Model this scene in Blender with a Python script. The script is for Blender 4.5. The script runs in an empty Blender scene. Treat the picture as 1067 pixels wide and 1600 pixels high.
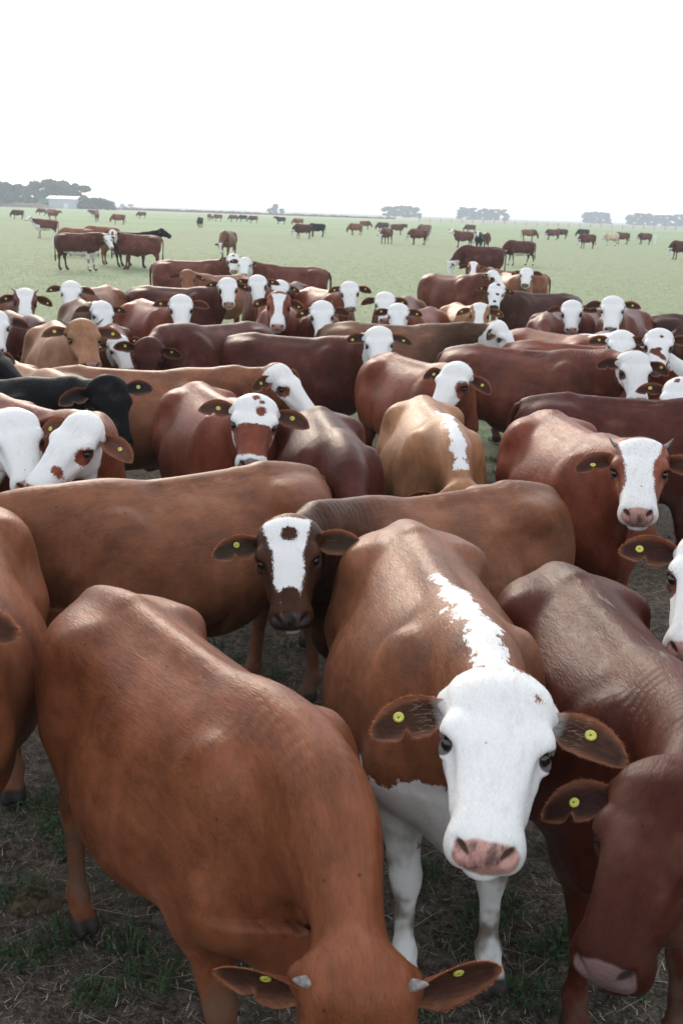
import bpy, math, random
import numpy as np
R = math.radians
from mathutils import Matrix, Vector
sc = bpy.context.scene
col = sc.collection
# ------------------------------------------------------------------ camera
FPX, CX, CY = 1700.0, 533.5, 800.0           # focal length in pixels of the 1067x1600 frame
CAMZ, CPITCH, CROLL = 2.42, R(15.38), R(1.95)
cam = bpy.data.cameras.new('camera')
cam.sensor_fit = 'VERTICAL'; cam.sensor_height = 36.0; cam.lens = 36.0 * FPX / 1600.0
cam.clip_start = 0.05; cam.clip_end = 9000
camo = bpy.data.objects.new('camera', cam); col.objects.link(camo)
CM = Matrix.Translation((0, 0, CAMZ)) @ Matrix.Rotation(R(90) - CPITCH, 4, 'X') @ Matrix.Rotation(CROLL, 4, 'Z')
camo.matrix_world = CM
sc.camera = camo
cam.dof.use_dof = True; cam.dof.focus_distance = 4.2; cam.dof.aperture_fstop = 8.0
# ------------------------------------------------------------------ light
SUN_EL, SUN_AZ = 24.0, -14.0                 # low sun behind the herd, a little to the left
world = bpy.data.worlds.new('World'); sc.world = world; world.use_nodes = True
wn, wl = world.node_tree.nodes, world.node_tree.links
sky = wn.new('ShaderNodeTexSky'); sky.sky_type = 'NISHITA'; sky.sun_disc = False
sky.sun_elevation = R(SUN_EL); sky.sun_rotation = R(SUN_AZ)
sky.dust_density = 1.5; sky.air_density = 1.0; sky.ozone_density = 1.0
veil = wn.new('ShaderNodeMix'); veil.data_type = 'RGBA'       # high thin overcast
veil.inputs[0].default_value = 0.62
wl.new(sky.outputs[0], veil.inputs[6]); veil.inputs[7].default_value = (9.6, 10.1, 10.8, 1)
wl.new(veil.outputs[2], wn['Background'].inputs[0])
wn['Background'].inputs[1].default_value = 0.13
sun = bpy.data.lights.new('sun', 'SUN'); sun.energy = 1.3; sun.angle = R(16); sun.color = (1.0, .86, .70)
suno = bpy.data.objects.new('sun', sun); col.objects.link(suno)
sdir = Vector((math.sin(R(SUN_AZ)) * math.cos(R(SUN_EL)), math.cos(R(SUN_AZ)) * math.cos(R(SUN_EL)), math.sin(R(SUN_EL))))
suno.rotation_euler = sdir.to_track_quat('Z', 'Y').to_euler()
suno.location = (0, 60, 40)
vs = sc.view_settings; vs.view_transform = 'Standard'; vs.look = 'None'; vs.gamma = 1.0; vs.exposure = 0.58
vs.use_curve_mapping = False
sc.cycles.volume_bounces = 0
sc.cycles.max_bounces = 6
rng = random.Random(7)
nrng = np.random.default_rng(7)

def ray(px, py):
    d = CM.to_3x3() @ Vector(((px - CX) / FPX, -(py - CY) / FPX, -1.0))
    return np.array(d)
def at_z(px, py, z):
    d = ray(px, py); t = (z - CAMZ) / d[2]
    return np.array((d[0] * t, d[1] * t, z))
def at_y(px, py, Y):
    d = ray(px, py); t = Y / d[1]
    return np.array((d[0] * t, Y, CAMZ + d[2] * t))
CMI = CM.inverted()
def project(p):
    q = CMI @ Vector(p)
    return CX + FPX * q.x / -q.z, CY - FPX * q.y / -q.z

def mesh_obj(name, verts, faces, mat=None, parent=None, smooth=True):
    me = bpy.data.meshes.new(name)
    me.from_pydata(verts if isinstance(verts, list) else np.asarray(verts).tolist(), [], faces if isinstance(faces, list) else np.asarray(faces).tolist())
    if smooth: me.polygons.foreach_set('use_smooth', [True] * len(me.polygons))
    for m in (mat if isinstance(mat, (list, tuple)) else [mat]):
        if m: me.materials.append(m)
    o = bpy.data.objects.new(name, me); col.objects.link(o)
    if parent: o.parent = parent
    return o
def fattr(me, name, arr, typ='FLOAT', dom='POINT'):
    a = me.attributes.new(name, typ, dom)
    arr = np.asarray(arr, np.float32)
    if typ == 'FLOAT': a.data.foreach_set('value', arr.ravel())
    elif typ == 'FLOAT_VECTOR': a.data.foreach_set('vector', arr.ravel())
    else:
        if arr.shape[1] == 3: arr = np.concatenate([arr, np.ones((len(arr), 1), np.float32)], 1)
        a.data.foreach_set('color', arr.ravel())
# ------------------------------------------------------------------ material helpers
class NT:
    def __init__(s, name):
        s.m = bpy.data.materials.new(name); s.m.use_nodes = True
        s.t = s.m.node_tree; s.n = s.t.nodes; s.l = s.t.links
        s.b = s.n['Principled BSDF']; s.out = s.n['Material Output']
    def node(s, typ, **kw):
        nd = s.n.new('ShaderNode' + typ)
        for k, v in kw.items(): setattr(nd, k, v)
        return nd
    def put(s, sock, v):
        if isinstance(v, bpy.types.NodeSocket): s.l.new(v, sock)
        elif isinstance(v, (tuple, list)) and len(v) == 3 and sock.type == 'RGBA': sock.default_value = (*v, 1)
        else: sock.default_value = v
    def attr(s, name, out='Fac'):
        a = s.node('Attribute'); a.attribute_name = name; return a.outputs[out]
    def math(s, op, a, b=0.0, c=None, clamp=False):
        nd = s.node('Math', operation=op, use_clamp=clamp); s.put(nd.inputs[0], a); s.put(nd.inputs[1], b)
        if c is not None: s.put(nd.inputs[2], c)
        return nd.outputs[0]
    def noise(s, vec, scale, detail=2.0, rough=.5, dist=0.0):
        nd = s.node('TexNoise'); s.put(nd.inputs['Vector'], vec); nd.inputs['Scale'].default_value = scale
        nd.inputs['Detail'].default_value = detail; nd.inputs['Roughness'].default_value = rough
        nd.inputs['Distortion'].default_value = dist
        return nd.outputs[0]
    def vmul(s, vec, v):
        nd = s.node('VectorMath', operation='MULTIPLY'); s.put(nd.inputs[0], vec); s.put(nd.inputs[1], v); return nd.outputs[0]
    def vadd(s, vec, v):
        nd = s.node('VectorMath', operation='ADD'); s.put(nd.inputs[0], vec); s.put(nd.inputs[1], v); return nd.outputs[0]
    def mix(s, f, a, b, blend='MIX'):
        nd = s.node('Mix', data_type='RGBA', blend_type=blend); s.put(nd.inputs[0], f); s.put(nd.inputs[6], a); s.put(nd.inputs[7], b); return nd.outputs[2]
    def ss(s, v, lo, hi, a=0.0, b=1.0):
        nd = s.node('MapRange', interpolation_type='SMOOTHSTEP'); s.put(nd.inputs[0], v)
        nd.inputs[1].default_value = lo; nd.inputs[2].default_value = hi; nd.inputs[3].default_value = a; nd.inputs[4].default_value = b
        return nd.outputs[0]
    def bump(s, h, strength, dist, prev=None):
        nd = s.node('Bump'); s.put(nd.inputs['Height'], h); nd.inputs['Strength'].default_value = strength; nd.inputs['Distance'].default_value = dist
        if prev is not None: s.put(nd.inputs['Normal'], prev)
        return nd.outputs[0]
def hide_material():
    k = NT('cattle_hide')
    rest = k.attr('rest', 'Vector'); coat = k.attr('coat', 'Color'); sd = k.attr('seed')
    cx = k.node('CombineXYZ')
    for i in range(3): k.put(cx.inputs[i], sd)
    rs = k.vadd(rest, cx.outputs[0])
    fib = k.noise(k.vmul(rs, (34, 240, 140)), 1.0, 2.0, .6)
    mid = k.noise(k.vmul(rs, (8, 30, 18)), 1.0, 3.0, .65, .4)
    low = k.noise(rs, 4.5, 3.0, .6)
    # white markings: smooth field + ragged hair edge
    wf = k.attr('white')
    e = k.math('MULTIPLY_ADD', k.math('SUBTRACT', k.noise(rs, 15.0, 3.0, .62), .5), k.attr('rag'), wf)
    e = k.math('MULTIPLY_ADD', k.math('SUBTRACT', fib, .5), .034, e)
    wm = k.ss(e, -.005, .005)
    flm = k.math('MULTIPLY', k.ss(k.noise(rs, 85.0, 1.0, .6), .50, .66), k.attr('fleck'))
    wm = k.math('MULTIPLY', wm, k.math('SUBTRACT', 1.0, flm), clamp=True)
    v = k.math('MULTIPLY_ADD', k.math('SUBTRACT', mid, .5), .85, k.ss(low, .25, .75, .72, 1.25))
    v = k.math('MULTIPLY_ADD', k.math('SUBTRACT', fib, .5), .60, v)
    red = k.mix(1.0, coat, v, 'MULTIPLY')
    sp = k.node('TexVoronoi'); k.put(sp.inputs['Vector'], rs); sp.inputs['Scale'].default_value = 15.0
    sr = k.node('SeparateColor'); k.put(sr.inputs[0], sp.outputs['Color'])
    speck = k.math('MULTIPLY', k.ss(sp.outputs[0], .085, .055), k.math('GREATER_THAN', sr.outputs[0], .72))
    red = k.mix(k.math('MULTIPLY', k.ss(low, .55, .78), .10), red, (.34, .24, .17))
    wv = k.math('MULTIPLY_ADD', k.math('SUBTRACT', fib, .5), .26, .96)
    wc = k.mix(1.0, (.67, .655, .625), wv, 'MULTIPLY')
    wc = k.mix(k.math('MULTIPLY', k.math('MULTIPLY', k.ss(mid, .46, .76), k.ss(low, .40, .62)), .38), wc, (.44, .36, .28))
    zz = k.node('SeparateXYZ'); k.put(zz.inputs[0], rest)
    wc = k.mix(k.math('MULTIPLY', k.ss(zz.outputs[2], .52, .30, 0, .75), k.ss(low, .44, .60)), wc, (.17, .13, .09))
    c = k.mix(wm, red, wc)
    # dried mud on legs and belly, pale scuffs along the back
    mud = k.math('MULTIPLY', k.ss(low, .47, .62), k.ss(zz.outputs[2], .80, .40, 0, .6))
    c = k.mix(mud, c, (.085, .066, .048))
    ay = k.math('ABSOLUTE', zz.outputs[1])
    scuff = k.math('MULTIPLY', k.ss(mid, .54, .74), k.math('MULTIPLY', k.ss(ay, .10, .02), k.math('MULTIPLY', k.ss(zz.outputs[0], .55, .35), k.ss(zz.outputs[2], 1.16, 1.22, 0, .42))))
    c = k.mix(scuff, c, (.40, .35, .31))
    c = k.mix(k.math('MULTIPLY', speck, .7), c, (.030, .020, .016))
    c = k.mix(k.ss(zz.outputs[2], .078, .060), c, (.030, .026, .024))
    nm = k.ss(k.math('MULTIPLY_ADD', k.math('SUBTRACT', low, .5), .03, k.attr('nose')), -.003, .003)
    nc = k.mix(k.ss(mid, .45, .70), k.attr('nosecol', 'Color'), (.14, .085, .075))
    c = k.mix(nm, c, nc)
    c = k.mix(k.ss(k.attr('dark'), -.003, .003, 0, .88), c, (.030, .020, .018))
    k.put(k.b.inputs['Base Color'], c)
    k.put(k.b.inputs['Roughness'], k.math('SUBTRACT', k.math('MULTIPLY_ADD', k.math('SUBTRACT', mid, .5), .25, .46), k.math('MULTIPLY', nm, .14)))
    lum = k.node('RGBToBW'); k.put(lum.inputs[0], coat)
    k.put(k.b.inputs['Specular IOR Level'], k.ss(lum.outputs[0], .004, .045, .04, .14))
    k.b.inputs['Sheen Weight'].default_value = .0; k.b.inputs['Sheen Roughness'].default_value = .45
    k.put(k.b.inputs['Sheen Tint'], k.mix(.5, c, (1, .9, .8)))
    # relief in metres: hair, neck folds, pebbled nose
    ph = k.math('MULTIPLY_ADD', mid, 7.0, k.math('MULTIPLY_ADD', low, 8.0, k.math('MULTIPLY', k.attr('foldpos'), 130.0)))
    fold = k.math('MULTIPLY', k.math('SINE', ph), k.math('MULTIPLY', k.attr('fold'), .0008))
    vo = k.node('TexVoronoi'); k.put(vo.inputs['Vector'], rest); vo.inputs['Scale'].default_value = 170.0
    h = k.math('MULTIPLY_ADD', fib, .0012, fold)
    h = k.math('MULTIPLY_ADD', mid, .0028, h)
    h = k.math('MULTIPLY_ADD', k.math('MULTIPLY', vo.outputs[0], nm), .0010, h)
    k.put(k.b.inputs['Normal'], k.bump(h, 1.0, 1.0))
    return k.m
def ear_material():
    k = NT('ear_hide')
    c = k.attr('col', 'Color'); g = k.node('TexCoord').outputs['Object']
    n = k.noise(k.vmul(g, (160, 40, 60)), 1.0, 3.0, .6)
    c2 = k.mix(1.0, c, k.ss(n, .2, .8, .6, 1.4), 'MULTIPLY')
    k.put(k.b.inputs['Base Color'], c2); k.b.inputs['Roughness'].default_value = .75
    k.b.inputs['Specular IOR Level'].default_value = .15
    k.put(k.b.inputs['Normal'], k.bump(n, .5, .004))
    tr = k.node('BsdfTranslucent'); k.put(tr.inputs[0], k.mix(.6, c2, (.70, .30, .16)))
    mx = k.node('MixShader'); k.put(mx.inputs[0], k.attr('thin')); k.l.new(k.b.outputs[0], mx.inputs[1]); k.l.new(tr.outputs[0], mx.inputs[2])
    k.l.new(mx.outputs[0], k.out.inputs[0])
    return k.m
def plain(name, c, rough=.5, spec=.5, noise_scale=None, amt=.25, c2=None, bump=0.0):
    k = NT(name)
    if noise_scale:
        g = k.node('TexCoord').outputs['Object']
        n = k.noise(g, noise_scale, 4.0, .6)
        cc = k.mix(k.ss(n, .3, .7), tuple(x * (1 - amt) for x in c), c2 or tuple(min(1, x * (1 + amt)) for x in c))
        k.put(k.b.inputs['Base Color'], cc)
        if bump: k.put(k.b.inputs['Normal'], k.bump(n, .6, bump))
    else: k.put(k.b.inputs['Base Color'], c)
    k.b.inputs['Roughness'].default_value = rough; k.b.inputs['Specular IOR Level'].default_value = spec
    return k.m
M_HIDE = hide_material(); M_EAR = ear_material()
M_EYE = plain('eye_wet', (.012, .008, .007), .08, .6)
M_TAG = plain('yellow_tag_plastic', (.50, .47, .075), .4, .5, 90.0, .12)
M_TAGDARK = plain('tag_pin', (.10, .10, .02), .5)
M_HORN = plain('horn', (.19, .17, .155), .6, .3, 55.0, .45, bump=.004)
# ------------------------------------------------------------------ setting
def structure(o): o['kind'] = 'structure'; return o
def stuff(o, label=None, cat=None):
    o['kind'] = 'stuff'
    if label: o['label'] = label; o['category'] = cat
    return o
def ground_material():
    k = NT('pasture_ground')
    g = k.node('NewGeometry').outputs['Position']
    sp = k.node('SeparateXYZ'); k.put(sp.inputs[0], g)
    y = sp.outputs[1]
    n1 = k.noise(g, .45, 4.0, .6); n2 = k.noise(g, 3.2, 5.0, .65); n3 = k.noise(g, 22.0, 4.0, .7); n4 = k.noise(g, 90.0, 2.0, .6)
    soil = k.mix(k.ss(n3, .35, .68), (.042, .033, .026), (.125, .102, .080))
    soil = k.mix(k.ss(n4, .52, .75), soil, (.19, .155, .12))
    soil = k.mix(k.math('MULTIPLY', k.ss(n2, .52, .70), .55), soil, (.035, .050, .022))
    gr = k.mix(k.ss(n3, .3, .7), (.225, .255, .150), (.300, .330, .205))
    gr = k.mix(k.math('MULTIPLY', k.ss(n2, .40, .70), .7), gr, (.37, .37, .25))
    gr = k.mix(k.math('MULTIPLY', k.ss(n1, .45, .70), .5), gr, (.255, .32, .17))
    far = k.mix(k.ss(k.noise(k.vmul(g, (.02, .05, 0)), 1.0, 3.0), .35, .65), (.225, .295, .155), (.285, .340, .195))
    gm = k.noise(g, 1.3, 6.0, .75)
    gr = k.mix(k.math('MULTIPLY', k.ss(gm, .48, .66), .6), gr, (.165, .205, .115))
    gr = k.mix(k.ss(y, 70, 230), gr, far)
    tan = k.mix(k.ss(k.noise(k.vmul(g, (.02, .2, 0)), 1.0, 3.0), .35, .65), (.30, .28, .18), (.38, .34, .23))
    gr = k.mix(k.ss(k.math('MULTIPLY_ADD', n1, 60.0, y), 440, 520), gr, tan)
    edge = k.math('MULTIPLY_ADD', k.math('SUBTRACT', n1, .5), 9.0, k.math('MULTIPLY_ADD', k.math('SUBTRACT', n2, .5), 7.0, y))
    c = k.mix(k.ss(edge, 8.0, 16.0), soil, gr)
    k.put(k.b.inputs['Base Color'], c); k.b.inputs['Roughness'].default_value = .95; k.b.inputs['Specular IOR Level'].default_value = .1
    h = k.math('MULTIPLY_ADD', n4, .008, k.math('MULTIPLY_ADD', n3, .03, k.math('MULTIPLY', n2, .05)))
    k.put(k.b.inputs['Normal'], k.bump(h, .8, 1.0))
    return k.m
def make_ground():
    ys = [-40, -5, 0] + [1.5 + .25 * i for i in range(60)] + [18, 22, 28, 36, 50, 80, 150, 300, 600, 1200, 2400, 3600]
    xs = [-2500, -1000, -400, -150, -60, -30, -15, -8] + [-5 + .25 * i for i in range(41)] + [8, 15, 30, 60, 150, 400, 1000, 2500]
    vs = []; fs = []
    def hz(x, y):
        if 1 < y < 17 and abs(x) < 5.1: return .012 * math.sin(x * 3.1 + 1.7 * y) * math.sin(y * 2.3 - x) - .014
        return -.012
    for y in ys:
        for x in xs: vs.append((x, y, hz(x, y)))
    n = len(xs)
    for j in range(len(ys) - 1):
        for i in range(n - 1): a = j * n + i; fs.append((a, a + 1, a + n + 1, a + n))
    return structure(mesh_obj('ground', vs, fs, ground_material()))
def vary(name, c1, c2, rough=.8, trans=.0):
    """colour that differs from piece to piece (attribute 'tone')"""
    k = NT(name); t = k.attr('tone')
    c = k.mix(t, c1, c2); k.put(k.b.inputs['Base Color'], c); k.b.inputs['Roughness'].default_value = rough
    k.b.inputs['Specular IOR Level'].default_value = .25
    if trans:
        tr = k.node('BsdfTranslucent'); k.put(tr.inputs[0], c); mx = k.node('MixShader'); mx.inputs[0].default_value = trans
        k.l.new(k.b.outputs[0], mx.inputs[1]); k.l.new(tr.outputs[0], mx.inputs[2]); k.l.new(mx.outputs[0], k.out.inputs[0])
    return k.m
def build_np(name, V, F, tone, mat, smooth=False):
    me = bpy.data.meshes.new(name); me.from_pydata(V.tolist(), [], F.tolist())
    fattr(me, 'tone', tone); me.materials.append(mat)
    if smooth: me.polygons.foreach_set('use_smooth', [True] * len(me.polygons))
    o = bpy.data.objects.new(name, me); col.objects.link(o); return o
def strips(P, D, ln, w, lift, tone):
    """thin three-point blades: P foot, D direction (n,3), ln, w, lift of the tip"""
    n = len(P); up = np.array((0, 0, 1.)); S = np.cross(D, up); S /= np.maximum(np.linalg.norm(S, axis=1), 1e-6)[:, None]
    mid = P + D * (ln * .5)[:, None] + up * (lift * .62)[:, None]; tip = P + D * ln[:, None] + up * lift[:, None]
    V = np.stack([P - S * w[:, None], P + S * w[:, None], mid + S * (w * .8)[:, None], mid - S * (w * .8)[:, None], tip], 1).reshape(-1, 3)
    b = np.arange(n)[:, None] * 5
    Fq = np.concatenate([b + np.array([[0, 1, 2]]), b + np.array([[0, 2, 3]]), b + np.array([[3, 2, 4]])], 0)
    return V, Fq, np.repeat(tone, 5)
def litter():
    g = nrng
    # dry straw
    n = 40000
    y = 2.0 + 9.0 * g.random(n)**2.0; x = (g.random(n) - .5) * (3.6 + .75 * y)
    a = g.random(n) * 6.283; long = g.random(n) < .06
    ln = np.where(long, g.uniform(.09, .26, n), g.uniform(.008, .045, n)); w = np.where(long, g.uniform(.0012, .0022, n), g.uniform(.0009, .0026, n))
    P = np.stack([x, y, g.uniform(-.004, .012, n)], 1); D = np.stack([np.cos(a), np.sin(a), np.zeros(n)], 1)
    V, F, t = strips(P, D, ln, w, g.uniform(-.002, .025, n), g.random(n))
    stuff(build_np('straw', V, F, t, vary('dry_straw', (.10, .082, .062), (.36, .30, .22))), 'dry straw and stalks scattered over the trampled soil', 'straw')
    # green weeds in clumps
    Ps, Ds, ls, ws, li, to = [], [], [], [], [], []
    spots = [at_z(px, py, 0)[:2] for px, py in ((215, 1500), (235, 1535), (195, 1480), (85, 1300), (110, 1330), (60, 1260), (40, 1500), (95, 1470), (880, 1480), (905, 1460), (850, 1490), (780, 1420), (760, 1440), (745, 1470), (655, 1370), (880, 1330), (920, 1350), (850, 1560), (370, 1480), (390, 1500), (345, 1460), (980, 1550), (800, 1560), (770, 720), (775, 690), (780, 740), (370, 1040), (420, 1060), (30, 1400), (150, 1560))]
    for i in range(80): yy = 2.1 + 8 * rng.random()**1.4; spots.append(np.array(((rng.random() - .5) * (2.6 + .7 * yy), yy)))
    for i, c in enumerate(spots):
        m = 60 if i < 30 else rng.randint(4, 22); rad = rng.uniform(.05, .10) if i < 30 else rng.uniform(.03, .12)
        r_ = rad * np.sqrt(g.random(m)); th = g.random(m) * 6.283
        Ps.append(np.stack([c[0] + r_ * np.cos(th), c[1] + r_ * np.sin(th), np.zeros(m)], 1))
        dd = th + g.normal(0, .8, m); Ds.append(np.stack([np.cos(dd), np.sin(dd), 0 * dd], 1))
        ls.append(g.uniform(.005, .035, m)); ws.append(g.uniform(.0018, .0050, m)); li.append(g.uniform(.012, .065, m)); to.append(g.random(m))
    V, F, t = strips(np.concatenate(Ps), np.concatenate(Ds), np.concatenate(ls), np.concatenate(ws), np.concatenate(li), np.concatenate(to))
    # small leaves on the stalks
    P = np.concatenate(Ps); D = np.concatenate(Ds); H = np.concatenate(li); n = len(P)
    rep = 3; Pl = np.repeat(P, rep, 0); hh = np.repeat(H, rep) * g.uniform(.25, 1.0, n * rep)
    Pl = Pl + np.repeat(D * np.concatenate(ls)[:, None], rep, 0) * (hh / np.repeat(H, rep))[:, None]; Pl[:, 2] = hh
    aa = g.random(n * rep) * 6.283; Dl = np.stack([np.cos(aa), np.sin(aa), 0 * aa], 1)
    V2, F2, t2 = strips(Pl, Dl, g.uniform(.006, .020, n * rep), g.uniform(.0025, .006, n * rep), g.uniform(-.004, .010, n * rep), g.random(n * rep))
    V = np.concatenate([V, V2]); F = np.concatenate([F, F2 + len(t)]); t = np.concatenate([t, t2])
    stuff(build_np('weeds', V, F, t, vary('weed_green', (.034, .060, .028), (.10, .150, .070), .7, .3)), 'low green weeds growing through the trampled soil', 'weeds')
    # soil clods and crumbs
    vs, fs, tt = [], [], []
    for i in range(2600):
        yy = 2.0 + 8 * rng.random()**1.5; xx = (rng.random() - .5) * (3 + .72 * yy); r_ = .004 + .018 * rng.random()**4
        k = len(vs)
        for q in ((1, 0, 0), (0, 1, 0), (-1, 0, 0), (0, -1, 0), (0, 0, .8)):
            vs.append((xx + q[0] * r_ * rng.uniform(.6, 1.3), yy + q[1] * r_ * rng.uniform(.6, 1.3), q[2] * r_ * rng.uniform(.6, 1.2) - .002 * (q[2] == 0) - .006))
            tt.append(0)
        tone = rng.random(); tt[-5:] = [tone] * 5
        for j in range(4): fs.append((k + j, k + (j + 1) % 4, k + 4))
    stuff(build_np('soil_crumbs', np.array(vs), np.array(fs), tt, vary('soil_clod', (.022, .016, .012), (.085, .068, .052))), 'crumbs and clods of dark soil under the herd', 'soil')
    # grass of the pasture
    n = 55000
    y = 12 + 62 * g.beta(1.0, 2.6, n); x = (g.random(n) - .5) * (3 + .72 * y)
    keep = (y > 16) | (g.random(n) < .5); x, y = x[keep], y[keep]; n = len(x)
    a = g.random(n) * 6.283
    sc_ = .6 + y / 110
    V, F, t = strips(np.stack([x, y, np.full(n, -.012)], 1), np.stack([np.cos(a), np.sin(a), 0 * a], 1), g.uniform(.02, .07, n) * sc_, g.uniform(.004, .010, n) * sc_, g.uniform(.02, .075, n) * sc_, g.random(n))
    stuff(build_np('grass', V, F, t, vary('pasture_grass', (.270, .310, .175), (.345, .385, .230), .8, .5)), 'short pale green grass of the open pasture', 'grass')

# ---- trees and far things
def crown(blobs, n, leaf, seed):
    g = np.random.default_rng(seed)
    vol = np.array([b[3] * b[4] * b[5] for b in blobs]); pick = g.choice(len(blobs), n, p=vol / vol.sum())
    B = np.array(blobs)[pick]
    d = g.normal(0, 1, (n, 3)); d /= np.linalg.norm(d, axis=1)[:, None]
    r = g.random(n)**.40 * g.uniform(.75, 1.04, n)
    c = B[:, :3] + d * r[:, None] * B[:, 3:6]
    u = g.normal(0, 1, (n, 3)); u /= np.linalg.norm(u, axis=1)[:, None]
    v = np.cross(u, g.normal(0, 1, (n, 3))); v /= np.linalg.norm(v, axis=1)[:, None]
    s = leaf * g.uniform(.5, 1.3, n)
    V = np.stack([c - u * s[:, None], c + v * (s * .5)[:, None], c + u * s[:, None], c - v * (s * .5)[:, None]], 1).reshape(-1, 3)
    F = np.arange(n * 4).reshape(-1, 4)
    return V, F, np.repeat(g.random(n), 4)
def limbs(parts):
    vs, fs = [], []
    for (a, b, ra, rb) in parts:
        a = np.array(a, float); b = np.array(b, float); d = (b - a) / np.linalg.norm(b - a)
        u = np.cross(d, (.3, 1, .2)); u /= np.linalg.norm(u); v = np.cross(d, u); k = len(vs); m = 7
        for c, r_ in ((a, ra), (a * .5 + b * .5, (ra + rb) * .48), (b, rb)):
            for j in range(m): t = 2 * math.pi * j / m; vs.append(tuple(c + u * r_ * math.cos(t) + v * r_ * math.sin(t)))
        for q in range(2):
            for j in range(m): fs.append((k + q * m + j, k + q * m + (j + 1) % m, k + (q + 1) * m + (j + 1) % m, k + (q + 1) * m + j))
    return vs, fs
def make_trees():
    M_LEAF = vary('tree_leaf', (.026, .045, .022), (.070, .100, .045), .7, .2); M_BARK = plain('tree_bark', (.10, .085, .07), .9, .2, 3.0)
    protos = {}
    def proto(kind, v):
        if (kind, v) in protos: return protos[(kind, v)]
        r = random.Random(v * 13 + len(kind)); bl = []; lb = []
        if kind == 'round':
            h = 10.0
            lb.append(((0, 0, -.3), (0, 0, 4.2), .38, .24))
            for i in range(9):
                a = i * 2.4 + r.random(); q = r.uniform(1.2, 3.3); z = r.uniform(1.3, 7.8)
                bl.append((q * math.cos(a), q * math.sin(a), z, r.uniform(1.5, 2.5), r.uniform(1.5, 2.5), r.uniform(1.2, 2.0)))
                lb.append(((0, 0, r.uniform(2.5, 4)), (q * .8 * math.cos(a), q * .8 * math.sin(a), z), .17, .04))
            bl.append((0, 0, 8.0, 2.2, 2.2, 1.8)); n = 3800; lf = .62
        elif kind == 'gum':
            lb.append(((0, 0, -.3), (r.uniform(-.4, .4), 0, 9.0), .30, .10))
            for i in range(8):
                a = r.random() * 6.28; z = 1.0 + i * 1.55 + r.uniform(-.4, .4); q = r.uniform(.3, 2.6) * (1.2 - z / 16)
                bl.append((q * math.cos(a), q * math.sin(a), z, r.uniform(1.2, 2.2), r.uniform(1.2, 2.2), r.uniform(1.0, 1.9)))
                lb.append(((0, 0, z - 1.6), (q * math.cos(a), q * math.sin(a), z), .09, .03))
            n = 2300; lf = .70
        else:
            lb = [((0, 0, -.2), (0, 0, 1.2), .16, .10)]
            for i in range(7):
                a = r.random() * 6.28; q = r.uniform(.4, 2.2)
                bl.append((q * math.cos(a), q * math.sin(a), r.uniform(.7, 2.2), r.uniform(.9, 1.7), r.uniform(.9, 1.7), r.uniform(.7, 1.3)))
                lb.append(((0, 0, .6), (q * .8 * math.cos(a), q * .8 * math.sin(a), 1.4), .07, .03))
            n = 800; lf = .45
        V, F, t = crown(bl, n, lf, v + 31)
        cm = bpy.data.meshes.new('crown'); cm.from_pydata(V.tolist(), [], F.tolist()); fattr(cm, 'tone', t); cm.materials.append(M_LEAF)
        lv, lf_ = limbs(lb); tm = bpy.data.meshes.new('trunk'); tm.from_pydata(lv, [], lf_); tm.materials.append(M_BARK)
        protos[(kind, v)] = (cm, tm); return protos[(kind, v)]
    def tree(name, label, kind, v, px, Y, s, rot, sz=1.0, group=None):
        p = at_y(px, 340, Y)
        e = bpy.data.objects.new(name, None); col.objects.link(e); e.location = (p[0], Y, 0); e.rotation_euler = (0, 0, rot); e.scale = (s * (1.9 if kind == 'gum' else 1.15), s * (1.9 if kind == 'gum' else 1.15), s * sz * (.82 if kind == 'gum' else .93))
        e['label'] = label; e['category'] = 'bush' if kind == 'bush' else 'tree'
        if group: e['group'] = group
        cm, tm = proto(kind, v)
        for nm, me in (('crown', cm), ('trunk', tm)):
            o = bpy.data.objects.new(nm, me); col.objects.link(o); o.parent = e
    rr = random.Random(4)
    # wood behind the barn
    W = [(-14, 545, 1.10, 'tall spreading tree cut by the left picture edge, behind the barn'), (12, 560, .98, 'rounded tree left of the barn wood, next to the picture edge'), (30, 540, .90, 'lower dark tree in the dip between the two tree masses left of the barn'),
         (58, 560, 1.08, 'broad tree directly behind the left half of the barn roof'), (80, 545, 1.13, 'tallest broad tree standing right behind the grey barn'), (100, 560, 1.12, 'dense tree behind the right end of the barn'), (118, 550, 1.00, 'last big tree at the right end of the wood behind the barn')]
    for i, (px, Y, s, lab) in enumerate(W): tree('broadleaf_tree', lab, 'round', i % 4, px, Y, s * 1.32, i * 1.3, group='trees of the wood behind the barn')
    for i, (px, Y, s, lab) in enumerate([(8, 500, 1.3, 'low bush on the bank at the far left below the trees'), (48, 505, 1.35, 'low bush left of the barn gable at the foot of the wood'), (138, 520, 1.5, 'dark bush just right of the barn wood'), (152, 525, 1.6, 'rounded bush in the middle of the low scrub right of the barn'), (168, 530, 1.25, 'small bush ending the scrub right of the barn'), (128, 520, 1.4, 'bush tucked against the right side of the barn wood')]):
        tree('scrub_bush', lab, 'bush', i % 3, px, Y, s * 1.25, i * 2.1, .95, 'scrub bushes beside the barn')
    # hazy clumps on the horizon
    for i, px in enumerate((205, 192)): tree('broadleaf_tree', ('faint grey-blue low tree far off right of the barn scrub', 'faint low tree touching the end of the barn scrub, far off')[i], 'round', i, px, 1150, .62, i, .7)
    for i, (px, s) in enumerate(((421, .42), (430, .66), (440, .45))): tree('broadleaf_tree', ('small left tree of the tiny pointed clump on the horizon left of centre', 'pointed middle tree of the tiny clump on the horizon left of centre', 'small right tree of the tiny clump on the horizon left of centre')[i], 'gum' if i == 1 else 'round', i, px, 900, s, i)
    nm = ('leftmost', 'second', 'third', 'fourth', 'fifth', 'sixth', 'seventh', 'eighth', 'ninth', 'tenth')
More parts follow.
